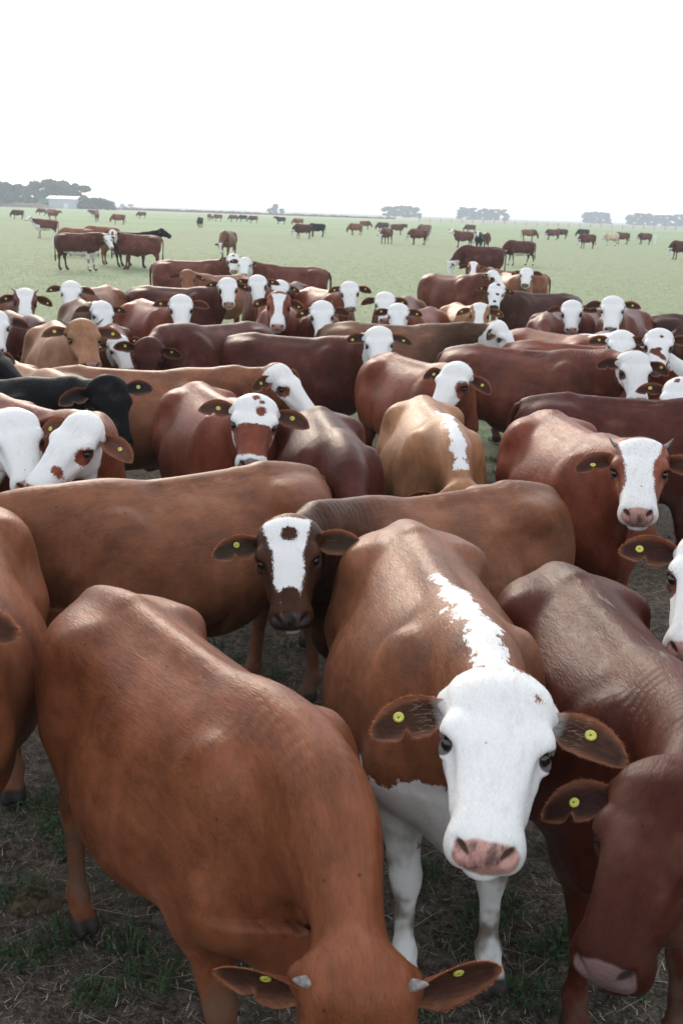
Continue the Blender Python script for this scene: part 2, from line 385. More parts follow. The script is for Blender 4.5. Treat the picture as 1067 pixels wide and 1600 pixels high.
    def row(pxs, Y, kind, s, where, grp, sz=1.0):
        for i, px in enumerate(pxs):
            lab = (f'{nm[i]} tree from the left in {where}' if 0 < i < len(pxs) - 1 else (f'leftmost tree of {where}' if i == 0 else f'rightmost tree of {where}'))
            tree('gum_tree' if kind == 'gum' else 'broadleaf_tree', lab, kind, i % 4, px, Y * rr.uniform(.97, 1.03), s * rr.uniform(.88, 1.1), rr.random() * 6, sz, grp)
    row((606, 617, 628, 639, 650), 1000, 'round', 1.22, 'the dome-shaped hazy clump right of centre', 'trees of the dome-shaped clump', .92)
    row((720, 730, 738, 749, 758, 768, 777, 787), 1050, 'gum', 1.0, 'the ragged tall row right of the dome clump', 'trees of the ragged tall row')
    row((916, 923, 931, 940, 948), 1150, 'gum', 1.05, 'the short hazy row near the right side', 'trees of the short right row')
    row((984, 994, 1004, 1014, 1025, 1035, 1046, 1056, 1066), 1100, 'gum', 1.00, 'the long hazy row at the right picture edge', 'trees of the right edge row')
    # hedge along the far field edge
    g = np.random.default_rng(3); bl = []
    for i in range(150):
        px = -20 + 640 * i / 150; Y = 590 + g.uniform(-6, 6); p = at_y(px, 330, Y); h_ = g.uniform(.7, 1.25) * (1 - .45 * i / 150)
        bl.append((p[0], Y, h_ * .6, g.uniform(1.2, 2.6), 1.4, h_))
    V, F, t = crown(bl, 15000, .34, 5)
    o = build_np('hedge', V, F, t, vary('hedge_leaf', (.055, .050, .035), (.12, .105, .065), .8, .1)); o['label'] = 'low brown-green hedge along the far edge of the pasture'; o['category'] = 'hedge'
    p0 = at_y(0, 330, 500); p1 = at_y(88, 330, 500); vs, fs = [], []
    n = 24
    for i in range(n + 1):
        t = i / n; x = p0[0] - 10 + (p1[0] - p0[0] + 10) * t; hh = (1.5 + .9 * math.sin(t * 9) * .4 + .8 * math.sin(t * 3.1)) * min(1, (1 - t) * 5 + .05)
        for q, zz in ((-6, -.3), (-3, .75 * hh), (0, hh), (4, .6 * hh), (8, -.3)): vs.append((x, 500 + q, zz * (1 + .1 * math.sin(i * 3.7 + q))))
    for i in range(n):
        for j in range(4): a = i * 5 + j; fs.append((a, a + 5, a + 6, a + 1))
    structure(mesh_obj('earth_bank', vs, fs, plain('bank_earth', (.16, .13, .085), .95, .1, .6, .35)))
def make_barn():
    e = bpy.data.objects.new('barn', None); col.objects.link(e)
    p = at_y(97, 330, 515); e.location = (p[0], 515, 0); e.rotation_euler = (0, 0, R(-6))
    e['label'] = 'pale grey metal barn with green open gable below the dark wood'; e['category'] = 'barn'
    WT = plain('barn_grey_sheet', (.42, .45, .48), .6, .4, 1.0, .06); GR = plain('barn_green_sheet', (.035, .16, .10), .6, .4); DK = plain('barn_inside_shade', (.02, .02, .022), .9); RF = plain('barn_roof_sheet', (.40, .43, .43), .5, .4, 1.0, .08)
    L_, Wd, H, RH = 13.0, 9.0, 4.2, 5.6
    def box(name, x0, x1, y0, y1, z0, z1, mat, parent=e):
        v = [(x0, y0, z0), (x1, y0, z0), (x1, y1, z0), (x0, y1, z0), (x0, y0, z1), (x1, y0, z1), (x1, y1, z1), (x0, y1, z1)]
        f = [(0, 3, 2, 1), (4, 5, 6, 7), (0, 1, 5, 4), (1, 2, 6, 5), (2, 3, 7, 6), (3, 0, 4, 7)]
        return mesh_obj(name, v, f, mat, parent, False)
    x0, x1 = -6.0, 7.0
    wl_ = None
    for i in range(8):      # upright wall sheets
        a = x0 + i * (x1 - x0) / 8; w = box('wall_sheet', a + .02, a + (x1 - x0) / 8 - .02, -.06 - .03 * (i % 2), .06, 0, H, WT)
    box('back_wall', x0, x1, Wd - .1, Wd, 0, H, WT); box('end_wall', x1 - .1, x1 + .003, .07, Wd - .11, 0, H, WT)
    def slope(name, ya, za, yb, zb):
        v = [(x0 - 1.2, ya, za), (x1 + .4, ya, za), (x1 + .4, yb, zb), (x0 - 1.2, yb, zb), (x0 - 1.2, ya, za - .12), (x1 + .4, ya, za - .12), (x1 + .4, yb, zb - .12), (x0 - 1.2, yb, zb - .12)]
        return mesh_obj(name, v, [(0, 1, 2, 3), (7, 6, 5, 4), (0, 4, 5, 1), (1, 5, 6, 2), (2, 6, 7, 3), (3, 7, 4, 0)], RF, e, False)
    slope('roof_panel', -.5, H - .05 + .15, Wd / 2, RH); slope('roof_panel', Wd / 2, RH + .002, Wd + .5, H + .1)
    # green open gable, bay shade set as a dark block, lean-to to the left
    v = [(x0 - 5.5, -.1, 0), (x0 - 5.5, -.1, 2.6), (x0 - 2.6, -.1, 4.3), (x0 - .1, -.1, 4.05), (x0 - .1, -.1, 2.2), (x0 - 5.0, -.1, 2.2), (x0 - 5.0, -.1, 0)]
    vb = [(a, .1, c) for a, b, c in v]; n = len(v)
    mesh_obj('green_gable', v + vb, [tuple(range(n))[::-1], tuple(range(n, 2 * n))] + [(i, (i + 1) % n, n + (i + 1) % n, n + i) for i in range(n)], GR, e, False)
    box('bay_shade_block', x0 - 4.95, x0 - .12, .5, 7.5, 0, 2.15, DK)  # solid near-black block standing in for the shade inside the bay
    box('door', 1.2, 3.0, -.16, -.10, 0, 2.4, plain('barn_white_door', (.66, .68, .70), .5))
def make_fence():
    e = bpy.data.objects.new('pasture_fence', None); col.objects.link(e); Y = 430.0
    a = at_y(655, 345, Y)[0]; b = at_y(1090, 345, Y)[0]; e.location = (a, Y, 0)
    e['label'] = 'thin wire fence with wooden posts along the far right field edge'; e['category'] = 'fence'
    M_P = plain('weathered_post', (.16, .14, .12), .9, .2, 2.0); M_W = plain('fence_wire', (.22, .22, .22), .5)
    n = 26; st = (b - a) / n
    r_ = random.Random(2)
    for i in range(n + 1):
        h_ = 1.35 + r_.uniform(-.1, .12); w = .085; lx = r_.uniform(-.05, .05)
        v = [(-w, -w, -.1), (w, -w, -.1), (w, w, -.1), (-w, w, -.1), (-w + lx, -w, h_), (w + lx, -w, h_), (w + lx, w, h_ - .04), (-w + lx, w, h_ - .04)]
        o = mesh_obj('post', v, [(0, 3, 2, 1), (4, 5, 6, 7), (0, 1, 5, 4), (1, 2, 6, 5), (2, 3, 7, 6), (3, 0, 4, 7)], M_P, e, False); o.location = (i * st, 0, 0)
    for z in (.35, .65, .95, 1.22):
        w = .02; v = [(0, -.1 - w, z - w), (b - a, -.1 - w, z - w), (b - a, -.1 + w, z - w), (0, -.1 + w, z - w), (0, -.1 - w, z + w), (b - a, -.1 - w, z + w), (b - a, -.1 + w, z + w), (0, -.1 + w, z + w)]
        mesh_obj('wire', v, [(0, 3, 2, 1), (4, 5, 6, 7), (0, 1, 5, 4), (1, 2, 6, 5), (2, 3, 7, 6), (3, 0, 4, 7)], M_W, e, False)
    p = at_z(1022.5, 382, 0); w = .09
    v = []
    for z, s_ in ((-.1, 1), (1.05, .95), (1.10, .6)):
        for j in range(8): t = j * math.pi / 4; v.append((w * s_ * math.cos(t), w * s_ * math.sin(t), z))
    f = [(k * 8 + j, k * 8 + (j + 1) % 8, k * 8 + 8 + (j + 1) % 8, k * 8 + 8 + j) for k in range(2) for j in range(8)] + [tuple(range(16, 24))]
    o = mesh_obj('marker_post', v, f, plain('white_post_paint', (.7, .7, .68), .6), None, False); o.location = (p[0], p[1], 0)
    o['label'] = 'short white marker post standing alone in the far right pasture'; o['category'] = 'post'
def make_haze():
    v = [(x, y, z) for z in (-1.0, 18.5) for x, y in ((-2600, -60), (2600, -60), (2600, 3700), (-2600, 3700))]
    o = mesh_obj('haze', v, [(0, 3, 2, 1), (4, 5, 6, 7), (0, 1, 5, 4), (1, 2, 6, 5), (2, 3, 7, 6), (3, 0, 4, 7)], None, None, False)
    m = bpy.data.materials.new('haze_air'); m.use_nodes = True; n = m.node_tree.nodes; n.remove(n['Principled BSDF'])
    pv = n.new('ShaderNodeVolumePrincipled'); pv.inputs['Color'].default_value = (.80, .91, 1.0, 1); pv.inputs['Density'].default_value = HAZE; pv.inputs['Anisotropy'].default_value = .35
    m.node_tree.links.new(pv.outputs[0], n['Material Output'].inputs['Volume']); o.data.materials.append(m)
    stuff(o)
HAZE = .00065
def make_dung():
    p = at_z(52, 1408, 0); r_ = random.Random(11); vs = [(0, 0, .052)]; fs = []; m = 22
    for k in range(1, 7):
        for j in range(m):
            t = 2 * math.pi * j / m; q = k / 6; rad = .085 * q * (1 + .14 * math.sin(3 * t + 1) + .08 * math.sin(7 * t))
            vs.append((rad * math.cos(t) * 1.25, rad * math.sin(t), .052 * (1 - q**2.2) + r_.uniform(-.006, .006) - (.012 if k == 6 else 0)))
    for j in range(m): fs.append((0, 1 + j, 1 + (j + 1) % m))
    for k in range(5):
        for j in range(m): a = 1 + k * m; fs.append((a + j, a + m + j, a + m + (j + 1) % m, a + (j + 1) % m))
    o = mesh_obj('dung_pat', vs, fs, plain('dried_dung', (.075, .058, .036), .95, .1, 30.0, .6, bump=.02)); o.location = (p[0], p[1], -.012)
    o['label'] = 'dried brown dung pat lying left of the horned orange cow'; o['category'] = 'dung'
make_ground(); litter(); make_dung(); make_trees(); make_barn(); make_fence()
# ------------------------------------------------------------------ animal model
PITCH0 = R(42)                      # rest pitch of the face
POLL = np.array((1.175, 0.0, 1.405))
HS = .89                            # head length factor
AX = np.array((math.cos(PITCH0), 0, -math.sin(PITCH0)))
AZ = np.array((math.sin(PITCH0), 0, math.cos(PITCH0)))
N0 = np.array((0.45, 0.0, 1.04)); NJ = np.array((1.12, 0.0, 1.32))
NL = np.linalg.norm(NJ - N0); ND = (NJ - N0) / NL

def table(xs, vs, x, sm=0.03):
    d = np.linspace(xs[0] - .2, xs[-1] + .2, 700)
    v = np.interp(d, xs, vs)
    n = max(1, int(sm / (d[1] - d[0])))
    k = np.hanning(2 * n + 3); k /= k.sum()
    vp = np.pad(v, n + 1, mode='edge')
    return np.interp(x, d, np.convolve(vp, k, 'valid'))

def smin(a, b, k):
    h = np.clip(.5 + .5 * (b - a) / k, 0, 1)
    return b + (a - b) * h - k * h * (1 - h)
def smax(a, b, k): return -smin(-a, -b, k)

def ellip(P, c, r, rot=0.0, ry=0.0):
    x, y, z = P[0] - c[0], P[1] - c[1], P[2] - c[2]
    if rot:
        cs, sn = math.cos(rot), math.sin(rot)
        x, z = x * cs - z * sn, x * sn + z * cs
    if ry:
        cs, sn = math.cos(ry), math.sin(ry)
        x, y = x * cs + y * sn, -x * sn + y * cs
    q = np.sqrt((x / r[0])**2 + (y / r[1])**2 + (z / r[2])**2) + 1e-9
    g = np.sqrt((x / r[0]**2)**2 + (y / r[1]**2)**2 + (z / r[2]**2)**2) + 1e-9
    return q * (q - 1) / g

def cone(P, a, b, ra, rb, sy=1.0):
    a = np.array(a, float); b = np.array(b, float)
    ba = b - a; l2 = ba @ ba
    x, y, z = P[0] - a[0], P[1] - a[1], P[2] - a[2]
    t = np.clip((x * ba[0] + y * ba[1] + z * ba[2]) / l2, 0, 1)
    return np.sqrt((x - t * ba[0])**2 + ((y - t * ba[1]) / sy)**2 + (z - t * ba[2])**2) - (ra + t * (rb - ra))

def loft(x, y, z, w, top, bot, zc, nu, nd):
    up = np.maximum(top - zc, .004); dn = np.maximum(zc - bot, .004)
    hi = z > zc
    t = np.where(hi, (z - zc) / up, (zc - z) / dn)
    n = np.where(hi, nu, nd)
    r = (np.abs(y / np.maximum(w, .004))**n + t**n)**(1 / n)
    return (r - 1) * np.minimum(np.minimum(w, up), dn) * .9

def head_sdf(P):
    x, y, z = P[0] - POLL[0], P[1], P[2] - POLL[2]
    hx = (x * AX[0] + z * AX[2]) / HS; hz = x * AZ[0] + z * AZ[2]; hy = y
    T = lambda v, sm=.03: table(HXS, v, hx, sm)
    w = T([.02, .086, .112, .125, .124, .109, .092, .082, .079, .082, .083, .073, .01])
    top = T([-.09, -.028, .006, .018, .022, .019, .011, .005, .001, -.002, -.008, -.024, -.07])
    bot = T([-.12, -.15, -.185, -.218, -.230, -.222, -.198, -.179, -.167, -.159, -.138, -.140, -.11])
    zc = T([-.10, -.07, -.065, -.062, -.062, -.062, -.065, -.068, -.070, -.074, -.080, -.086, -.09])
    f = loft(hx, hy, hz, w, top, bot, zc, 2.75, 1.9)
    f = smax(f, np.maximum(hx - .512, -.03 - hx), .03)
    H = (hx, hy, hz)
    f = smin(f, ellip(H, (.024, 0, -.045), (.096, .114, .078)), .05)          # crown
    f = smin(f, ellip(H, (.165, .105, -.030), (.050, .026, .032)), .030)       # brow ridge
    f = smin(f, ellip(H, (.150, .070, -.150), (.100, .034, .085), .25), .045)  # cheek muscle
    f = smin(f, cone(H, (.255, .080, -.075), (.36, .068, -.075), .018, .012), .03)
    f = smin(f, ellip(H, (.455, .050, -.082), (.048, .034, .046)), .025)       # muzzle sides
    f = smin(f, ellip(H, (.470, 0, -.058), (.042, .058, .040)), .025)          # nose pad
    f = smin(f, ellip(H, (.450, 0, -.147), (.052, .050, .022), -.1), .014)     # lower lip
    m = ellip(H, (.475, .0, -.126), (.060, .090, .0035), -.12)                 # mouth line
    f = smax(f, -m, .008)
    f = smax(f, -ellip(H, (.505, .048, -.046), (.034, .013, .017), .5, -.5), .008)  # nostril
    f = smax(f, -ellip(H, (.495, .064, -.033), (.026, .009, .012), .4, -.7), .008)
    f = smax(f, -ellip(H, (.178, .131, -.050), (.024, .017, .017)), .014)      # eye socket
    f = smin(f, ellip(H, (.183, .119, -.0755), (.030, .013, .010), .1), .010)   # lower lid
    f = smin(f, ellip(H, (.176, .124, -.0345), (.031, .014, .010), -.08), .010)  # upper lid
    f = smax(f, -ellip(H, (.250, .113, -.040), (.07, .016, .022), .1), .03)    # hollow before eye
    f = smin(f, cone(H, (.045, .080, -.077), (.041, .122, -.083), .036, .025), .035)   # ear base
    return f
HXS = [-.05, -.02, .02, .08, .16, .22, .28, .34, .39, .43, .465, .495, .525]

def cow_sdf(P, lk):
    x, y, z = P
    # ---- torso
    XS = [-.90, -.865, -.82, -.74, -.62, -.48, -.32, -.12, .08, .26, .42, .56, .66, .74, .80]
    T = lambda v, sm=.07: table(XS, v, x, sm)
    w = T([.01, .09, .15, .205, .255, .285, .305, .335, .350, .335, .290, .250, .205, .14, .01], .05)
    top = T([1.06, 1.155, 1.205, 1.235, 1.262, 1.275, 1.262, 1.25, 1.245, 1.255, 1.278, 1.272, 1.23, 1.15, 1.0])
    bot = T([1.0, .88, .80, .74, .70, .67, .615, .565, .540, .535, .540, .560, .60, .68, .86])
    zc = T([1.03, 1.02, .99, .96, .95, .94, .90, .85, .83, .83, .85, .87, .90, .93, .95])
    nu = T([2, 2, 2, 2, 1.95, 1.85, 1.82, 1.85, 1.88, 1.80, 1.68, 1.70, 1.85, 2, 2])
    f = loft(x, y, z, w, top, bot, zc, nu, 2.15)
    f = smax(f, np.maximum(x - .76, -.87 - x), .05)
    # pelvis, loin, ribs
    f = smin(f, ellip(P, (-.475, .215, 1.125), (.065, .048, .046)), .11)          # hook bone
    f = smin(f, cone(P, (-.47, .19, 1.145), (-.79, .085, 1.105), .050, .045), .10)
    f = smin(f, cone(P, (-.80, .085, 1.09), (-.86, .075, 1.06), .04, .035), .06)  # pin bone
    f = smin(f, cone(P, (-.50, 0, 1.245), (-.84, 0, 1.185), .030, .030), .07)     # sacrum
    f = smin(f, cone(P, (-.45, 0, 1.232), (.45, 0, 1.242), .028, .036), .07)      # spine
    f = smax(f, -ellip(P, (-.30, .365, 1.085), (.13, .075, .09)), .12)            # flank hollow
    f = smin(f, ellip(P, (-.06, .10, .78), (.34, .262, .262)), .08)               # belly barrel
    # thigh
    f = smin(f, ellip(P, (-.60, .165, .93), (.22, .135, .26), -.15), .08)
    f = smin(f, ellip(P, (-.70, .135, .80), (.14, .105, .21), -.1), .07)
    f = smin(f, cone(P, (-.47, .185, .86), (-.40, .200, .70), .15, .095), .08)    # stifle
    f = smin(f, cone(P, (-.50, .18, .72), (-.655, .165, .49), .098, .050), .06)   # gaskin
    f = smin(f, cone(P, (-.69, .158, .70), (-.705, .165, .50), .055, .030), .05)  # tendon
    f = smin(f, cone(P, (-.685, .165, .475), (-.66, .165, .40), .050 * lk, .040 * lk), .03)  # hock
    f = smin(f, cone(P, (-.665, .165, .42), (-.655, .165, .14), .037 * lk, .033 * lk), .03)
    f = smin(f, ellip(P, (-.650, .165, .125), (.045, .041, .042)), .03)           # fetlock
    f = smin(f, cone(P, (-.645, .165, .11), (-.600, .165, .05), .036 * lk, .042 * lk), .03)
    # shoulder and front leg
    f = smin(f, ellip(P, (.455, .180, .96), (.145, .085, .27), .22), .07)
    f = smin(f, ellip(P, (.565, .155, .80), (.12, .10, .13)), .07)                # point of shoulder
    f = smin(f, cone(P, (.52, .165, .78), (.40, .175, .66), .115, .085), .07)
    f = smin(f, cone(P, (.415, .170, .66), (.445, .142, .40), .082, .050), .06)
    f = smin(f, ellip(P, (.452, .138, .365), (.046, .047, .060)), .035)           # knee
    f = smin(f, cone(P, (.448, .138, .34), (.445, .138, .13), .036 * lk, .031 * lk), .03)
    f = smin(f, ellip(P, (.447, .138, .120), (.043, .040, .040)), .03)
    f = smin(f, cone(P, (.450, .138, .11), (.490, .138, .05), .036 * lk, .042 * lk), .03)
    # brisket, neck, dewlap
    f = smin(f, ellip(P, (.62, .0, .70), (.17, .11, .16), -.3), .08)
    f = smin(f, cone(P, (.44, 0, 1.08), (.80, 0, 1.205), .195, .150, .70), .12)
    f = smin(f, cone(P, (.50, 0, .92), (.86, 0, 1.10), .235, .135, .61), .10)
    f = smin(f, cone(P, (.78, 0, 1.19), (1.13, 0, 1.315), .150, .090, .74), .08)
    f = smin(f, cone(P, (.84, 0, 1.08), (1.12, 0, 1.24), .125, .085, .64), .08)
    f = smin(f, cone(P, (.66, 0, .66), (.84, 0, .90), .075, .055, .40), .06)      # dewlap
    f = smin(f, cone(P, (.84, 0, .90), (1.08, 0, 1.12), .055, .050, .42), .06)
    f = smin(f, head_sdf(P), .045)
    # hooves: claws with a cleft
    for cx in (.500, -.590):
        yy = .138 if cx > 0 else .165
        for s in (-1, 1):
            c = ellip(P, (cx, yy + s * .026, .028), (.066, .0265, .052), .18)
            f = smin(f, c, .014)
    f = np.maximum(f, .002 - z)
    return f

def surface(h, lk=1.0):
    sx = .40
    xs = [-.97]
    while xs[-1] < 1.66:
        x = xs[-1]
        t = min(max((x - .74) / .30, 0), 1); t = t * t * (3 - 2 * t)
        xs.append(x + h * (1 + (sx - 1) * t))
    xs = np.array(xs)
    t = np.clip((xs - .74) / .30, 0, 1); t = t * t * (3 - 2 * t)
    sg = 1 + (sx - 1) * t
    uy = np.arange(-1, int(.47 / h) + 2) * h + h * .5
    uz = np.arange(-.03, 1.86, h)
    X = np.broadcast_to(xs[:, None, None], (len(xs), len(uy), len(uz)))
    Y = uy[None, :, None] * sg[:, None, None] + 0 * X
    Z = 1.22 + (uz[None, None, :] - 1.22) * sg[:, None, None] + 0 * X
    F = cow_sdf((X.astype(np.float32), np.abs(Y).astype(np.float32), Z.astype(np.float32)), lk)
    # mirror: uy starts at -h/2; drop that layer and mirror the positive half
    F = F[:, 1:, :]; Y = Y[:, 1:, :]; X = X[:, 1:, :]; Z = Z[:, 1:, :]
    F = np.concatenate([F[:, ::-1], F], 1); X = np.concatenate([X[:, ::-1], X], 1)
    Y = np.concatenate([-Y[:, ::-1], Y], 1); Z = np.concatenate([Z[:, ::-1], Z], 1)
    G = np.stack([X, Y, Z], -1)
    nx, ny, nz = F.shape
    ins = F < 0
    cs = [(i, j, k) for i in (0, 1) for j in (0, 1) for k in (0, 1)]
    sl = lambda a, o: a[o[0]:nx - 1 + o[0], o[1]:ny - 1 + o[1], o[2]:nz - 1 + o[2]]
    cnt = sum(sl(ins, o).astype(np.int8) for o in cs)
    act = (cnt > 0) & (cnt < 8)
    I = np.argwhere(act)
    idx = -np.ones(act.shape, np.int64); idx[act] = np.arange(len(I))
    acc = np.zeros((len(I), 3)); num = np.zeros(len(I))
    for a in cs:
        for ax in range(3):
            if a[ax]: continue
            b = list(a); b[ax] = 1
            ia = tuple((I + a).T); ib = tuple((I + b).T)
            fa, fb = F[ia], F[ib]
            m = (fa < 0) != (fb < 0)
            t = np.where(m, fa / np.where(m, fa - fb, 1), 0)[:, None]
            acc += np.where(m[:, None], G[ia] * (1 - t) + G[ib] * t, 0); num += m
    V = acc / num[:, None]
    quads = []
    for ax in range(3):
        u, v = (ax + 1) % 3, (ax + 2) % 3
        lo = [slice(1, -1)] * 3; lo[ax] = slice(0, -1)
        hi = [slice(1, -1)] * 3; hi[ax] = slice(1, None)
        a, b = ins[tuple(lo)], ins[tuple(hi)]
        E = np.argwhere(a != b); 
        if not len(E): continue
        base = E.copy(); base[:, u] += 1; base[:, v] += 1
        flip = a[tuple(E.T)]
        def cell(du, dv):
            c = base.copy(); c[:, u] -= du; c[:, v] -= dv
            return idx[tuple(c.T)]
        q = np.stack([cell(1, 1), cell(0, 1), cell(0, 0), cell(1, 0)], 1)
        q = np.where(flip[:, None], q, q[:, ::-1])
        quads.append(q)
    Q = np.concatenate(quads)
    # light Taubin smoothing
    e = np.concatenate([Q[:, [0, 1]], Q[:, [1, 2]], Q[:, [2, 3]], Q[:, [3, 0]]])
    deg = np.bincount(e.ravel(), minlength=len(V)).astype(float)
    def lap(V):
        s = np.stack([np.bincount(e[:, 0], V[e[:, 1], c], len(V)) + np.bincount(e[:, 1], V[e[:, 0], c], len(V)) for c in range(3)], 1)
        return s / deg[:, None] - V
    for _ in range(2):
        V = V + .5 * lap(V); V = V - .52 * lap(V)
    return V, Q
# ------------------------------------------------------------------ animal: levels of detail, pose, markings, parts
def sstep(x, a, b):
    t = np.clip((x - a) / (b - a), 0, 1); return t * t * (3 - 2 * t)
SMAX = 1.12
BODYL = .93       # body length factor behind the withers
class Lod:
    def __init__(s, h, lod):
        s.V, s.Q = surface(h, (1, 1, 1.12, 1.25)[lod]); V = s.V
        rib = sstep(V[:, 0], -.30, -.12) * sstep(V[:, 0], .34, .22) * sstep(V[:, 2], .60, .75) * sstep(V[:, 2], 1.18, 1.02)
        if lod < 2: V[:, 1] *= 1 + .0035 * rib * np.sin((V[:, 0] + .12 * V[:, 2]) * 2 * math.pi / .078)
        s.tail()
        V = s.V
        s.s = np.clip(((V - N0) @ ND) / NL, 0, SMAX)
        d = V - POLL
        s.hx = d @ AX / HS; s.hz = d @ AZ; s.hy = V[:, 1]
        s.head = sstep(s.hx + .9 * (s.hz + .10) * 0, -.16, -.02) * (V[:, 0] > .9)
    def tail(s):
        path = [(-.83, 1.175, .034), (-.885, 1.15, .034), (-.925, 1.08, .028), (-.935, .95, .024), (-.93, .80, .021), (-.925, .65, .019), (-.92, .54, .026), (-.92, .44, .036), (-.918, .36, .030), (-.915, .29, .006)]
        n = 7; vs = []; q = []; base = len(s.V)
        for i, (x, z, r) in enumerate(path):
            for j in range(n):
                a = 2 * math.pi * j / n
                a0 = path[max(i - 1, 0)]; a1 = path[min(i + 1, len(path) - 1)]
                tx, tz = a1[0] - a0[0], a1[1] - a0[1]; l = math.hypot(tx, tz); nx_, nz_ = -tz / l, tx / l
                vs.append((x + nx_ * r * math.cos(a), r * math.sin(a), z + nz_ * r * math.cos(a)))
        for i in range(len(path) - 1):
            for j in range(n):
                q.append((base + i * n + j, base + (i + 1) * n + j, base + (i + 1) * n + (j + 1) % n, base + i * n + (j + 1) % n))
        s.V = np.concatenate([s.V, np.array(vs)]); s.Q = np.concatenate([s.Q, np.array(q)])

def rz(a): c, s = math.cos(a), math.sin(a); return np.array(((c, -s, 0), (s, c, 0), (0, 0, 1.)))
def ry(a): c, s = math.cos(a), math.sin(a); return np.array(((c, 0, s), (0, 1, 0), (-s, 0, c)))
def rxm(a): c, s = math.cos(a), math.sin(a); return np.array(((1, 0, 0), (0, c, -s), (0, s, c)))

class Pose:
    """Neck bent along its length (yaw, pitch), head set by its own yaw, pitch and roll (radians, animal space)."""
    def __init__(s, yaw=0., npitch=0., fpitch=0., roll=0., kn=.72, legs=(0, 0, 0, 0), fat=1.0):
        s.n = 60
        ss = np.linspace(0, SMAX, s.n); ds = ss[1] - ss[0]
        S1 = sstep(ss, 0, .97); S2 = sstep(ss, .72, 1.06)
        yn = yaw * kn
        SP = sstep(ss, 0, .50) if abs(npitch) > 1.05 else S1
        Y = yn * S1 + (yaw - yn) * S2; P = npitch * SP + (fpitch - npitch) * S2; Ro = roll * S2
        s.Rm = np.array([rz(y) @ ry(-p) @ rxm(r) for y, p, r in zip(Y, P, Ro)])
        # the centre line keeps to the neck's own bend
        s.Rn = np.array([rz(yn * a) @ ry(-npitch * b) for a, b in zip(S1, SP)])
        C = [N0.copy()]
        for i in range(1, s.n): C.append(C[-1] + s.Rn[i] @ ND * ds * NL)
        s.C = np.array(C); s.ss = ss; s.legs = legs; s.fat = fat
        s.yaw = yaw
        s.HR = s.Rm[-1]; s.HT = s.C[-1] - s.HR @ (N0 + ND * NL * SMAX)
    def verts(s, V, sv):
        out = np.zeros_like(V)
        f = sv / SMAX * (s.n - 1); i0 = np.clip(f.astype(int), 0, s.n - 2); t = (f - i0)[:, None]
        loc = V - (N0 + sv[:, None] * NL * ND)
        a = np.einsum('nij,nj->ni', s.Rm[i0], loc); b = np.einsum('nij,nj->ni', s.Rm[i0 + 1], loc)
        P = (a * (1 - t) + b * t) + s.C[i0] * (1 - t) + s.C[i0 + 1] * t
        out = np.where(sv[:, None] > 1e-6, P, V)
        # step of the legs: swing about hip and shoulder
        w = sstep(V[:, 2], .80, .50)
        for front in (0, 1):
            for side in (0, 1):
                ang = s.legs[front * 2 + side]
                if not ang: continue
                m = ((V[:, 0] > 0) == bool(front)) & ((V[:, 1] > 0) == bool(side)) & (w > 0) & (np.abs(V[:, 0]) < .90)
                px = .46 if front else -.55
                a = ang * w[m] * sstep(np.abs(V[m, 1]), .01, .09) * (sstep(V[m, 0], .76, .58) if front else sstep(V[m, 0], -.15, -.38) * sstep(V[m, 0], -.90, -.80)); dx = V[m, 0] - px; dz = V[m, 2] - .80
                out[m, 0] = px + dx * np.cos(a) - dz * np.sin(a)
                out[m, 2] = np.maximum(.80 + dx * np.sin(a) + dz * np.cos(a), 0.0)
        out[:, 0] = np.where(V[:, 0] < .42, .42 + (out[:, 0] - .42) * BODYL, out[:, 0])
        out[:, 1] *= 1 + (s.fat - 1) * sstep(V[:, 0], .75, .35)
        return out
    def point(s, p):
        p = np.array(p, float)[None]
        return s.verts(p, np.clip(((p - N0) @ ND) / NL, 0, SMAX))[0]
    def headmat(s):
        """matrix from head space (hx, hy, hz) to animal space"""
        B = np.stack([AX * HS, np.array((0, 1., 0)), AZ], 1)
        Rm = s.HR @ B; T = s.HR @ POLL + s.HT
        M = Matrix.Identity(4)
        for i in range(3):
            for j in range(3): M[i][j] = Rm[i, j]
            M[i][3] = T[i]
        return M

def forelock(parent, po, hm, base, spec, rs, lod):
    vs, fs, cs = [], [], []
    n = 520 if lod == 0 else 200
    for _ in range(n):
        a = rs.uniform(-1, 1); u = rs.uniform(-.055, .085)
        y = a * .075; z = .024 - 1.9 * y * y * 2.2 - (max(0, .02 - u) * 5.2)**2 * .13
        p = np.array((u, y, z - .004))
        d = np.array((rs.gauss(.10 + (u - .03) * 4, .30), y * 6 + rs.gauss(0, .3), .55 + rs.gauss(0, .15))); d /= np.linalg.norm(d)
        sd = np.cross(d, (rs.gauss(0, 1), rs.gauss(0, 1), .2)); sd /= np.linalg.norm(sd)
        l = rs.uniform(.008, .020); w = .0007; k = len(vs)
        vs += [tuple(p - sd * w), tuple(p + sd * w), tuple(p + d * l)]; fs.append((k, k + 1, k + 2))
        white = spec.get('face') == 'full' or (spec.get('face') in ('blaze', 'baldy') and u > -spec.get('top', .02) and abs(y) < (.07 if spec['face'] == 'blaze' else .2))
        for (sx, sy, sr) in spec.get('spots', ()):
            if math.hypot(u - sx, y - sy) < sr: white = False
        c = (.64, .64, .64) if white else tuple(base * rs.uniform(.8, 1.4)); cs += [c] * 3
    me = bpy.data.meshes.new('forelock'); me.from_pydata(vs, [], fs); fattr(me, 'col', cs, 'FLOAT_COLOR'); fattr(me, 'thin', [.3] * len(vs)); me.materials.append(M_EAR)
    o = bpy.data.objects.new('forelock', me); col.objects.link(o); o.parent = parent; o.matrix_local = hm

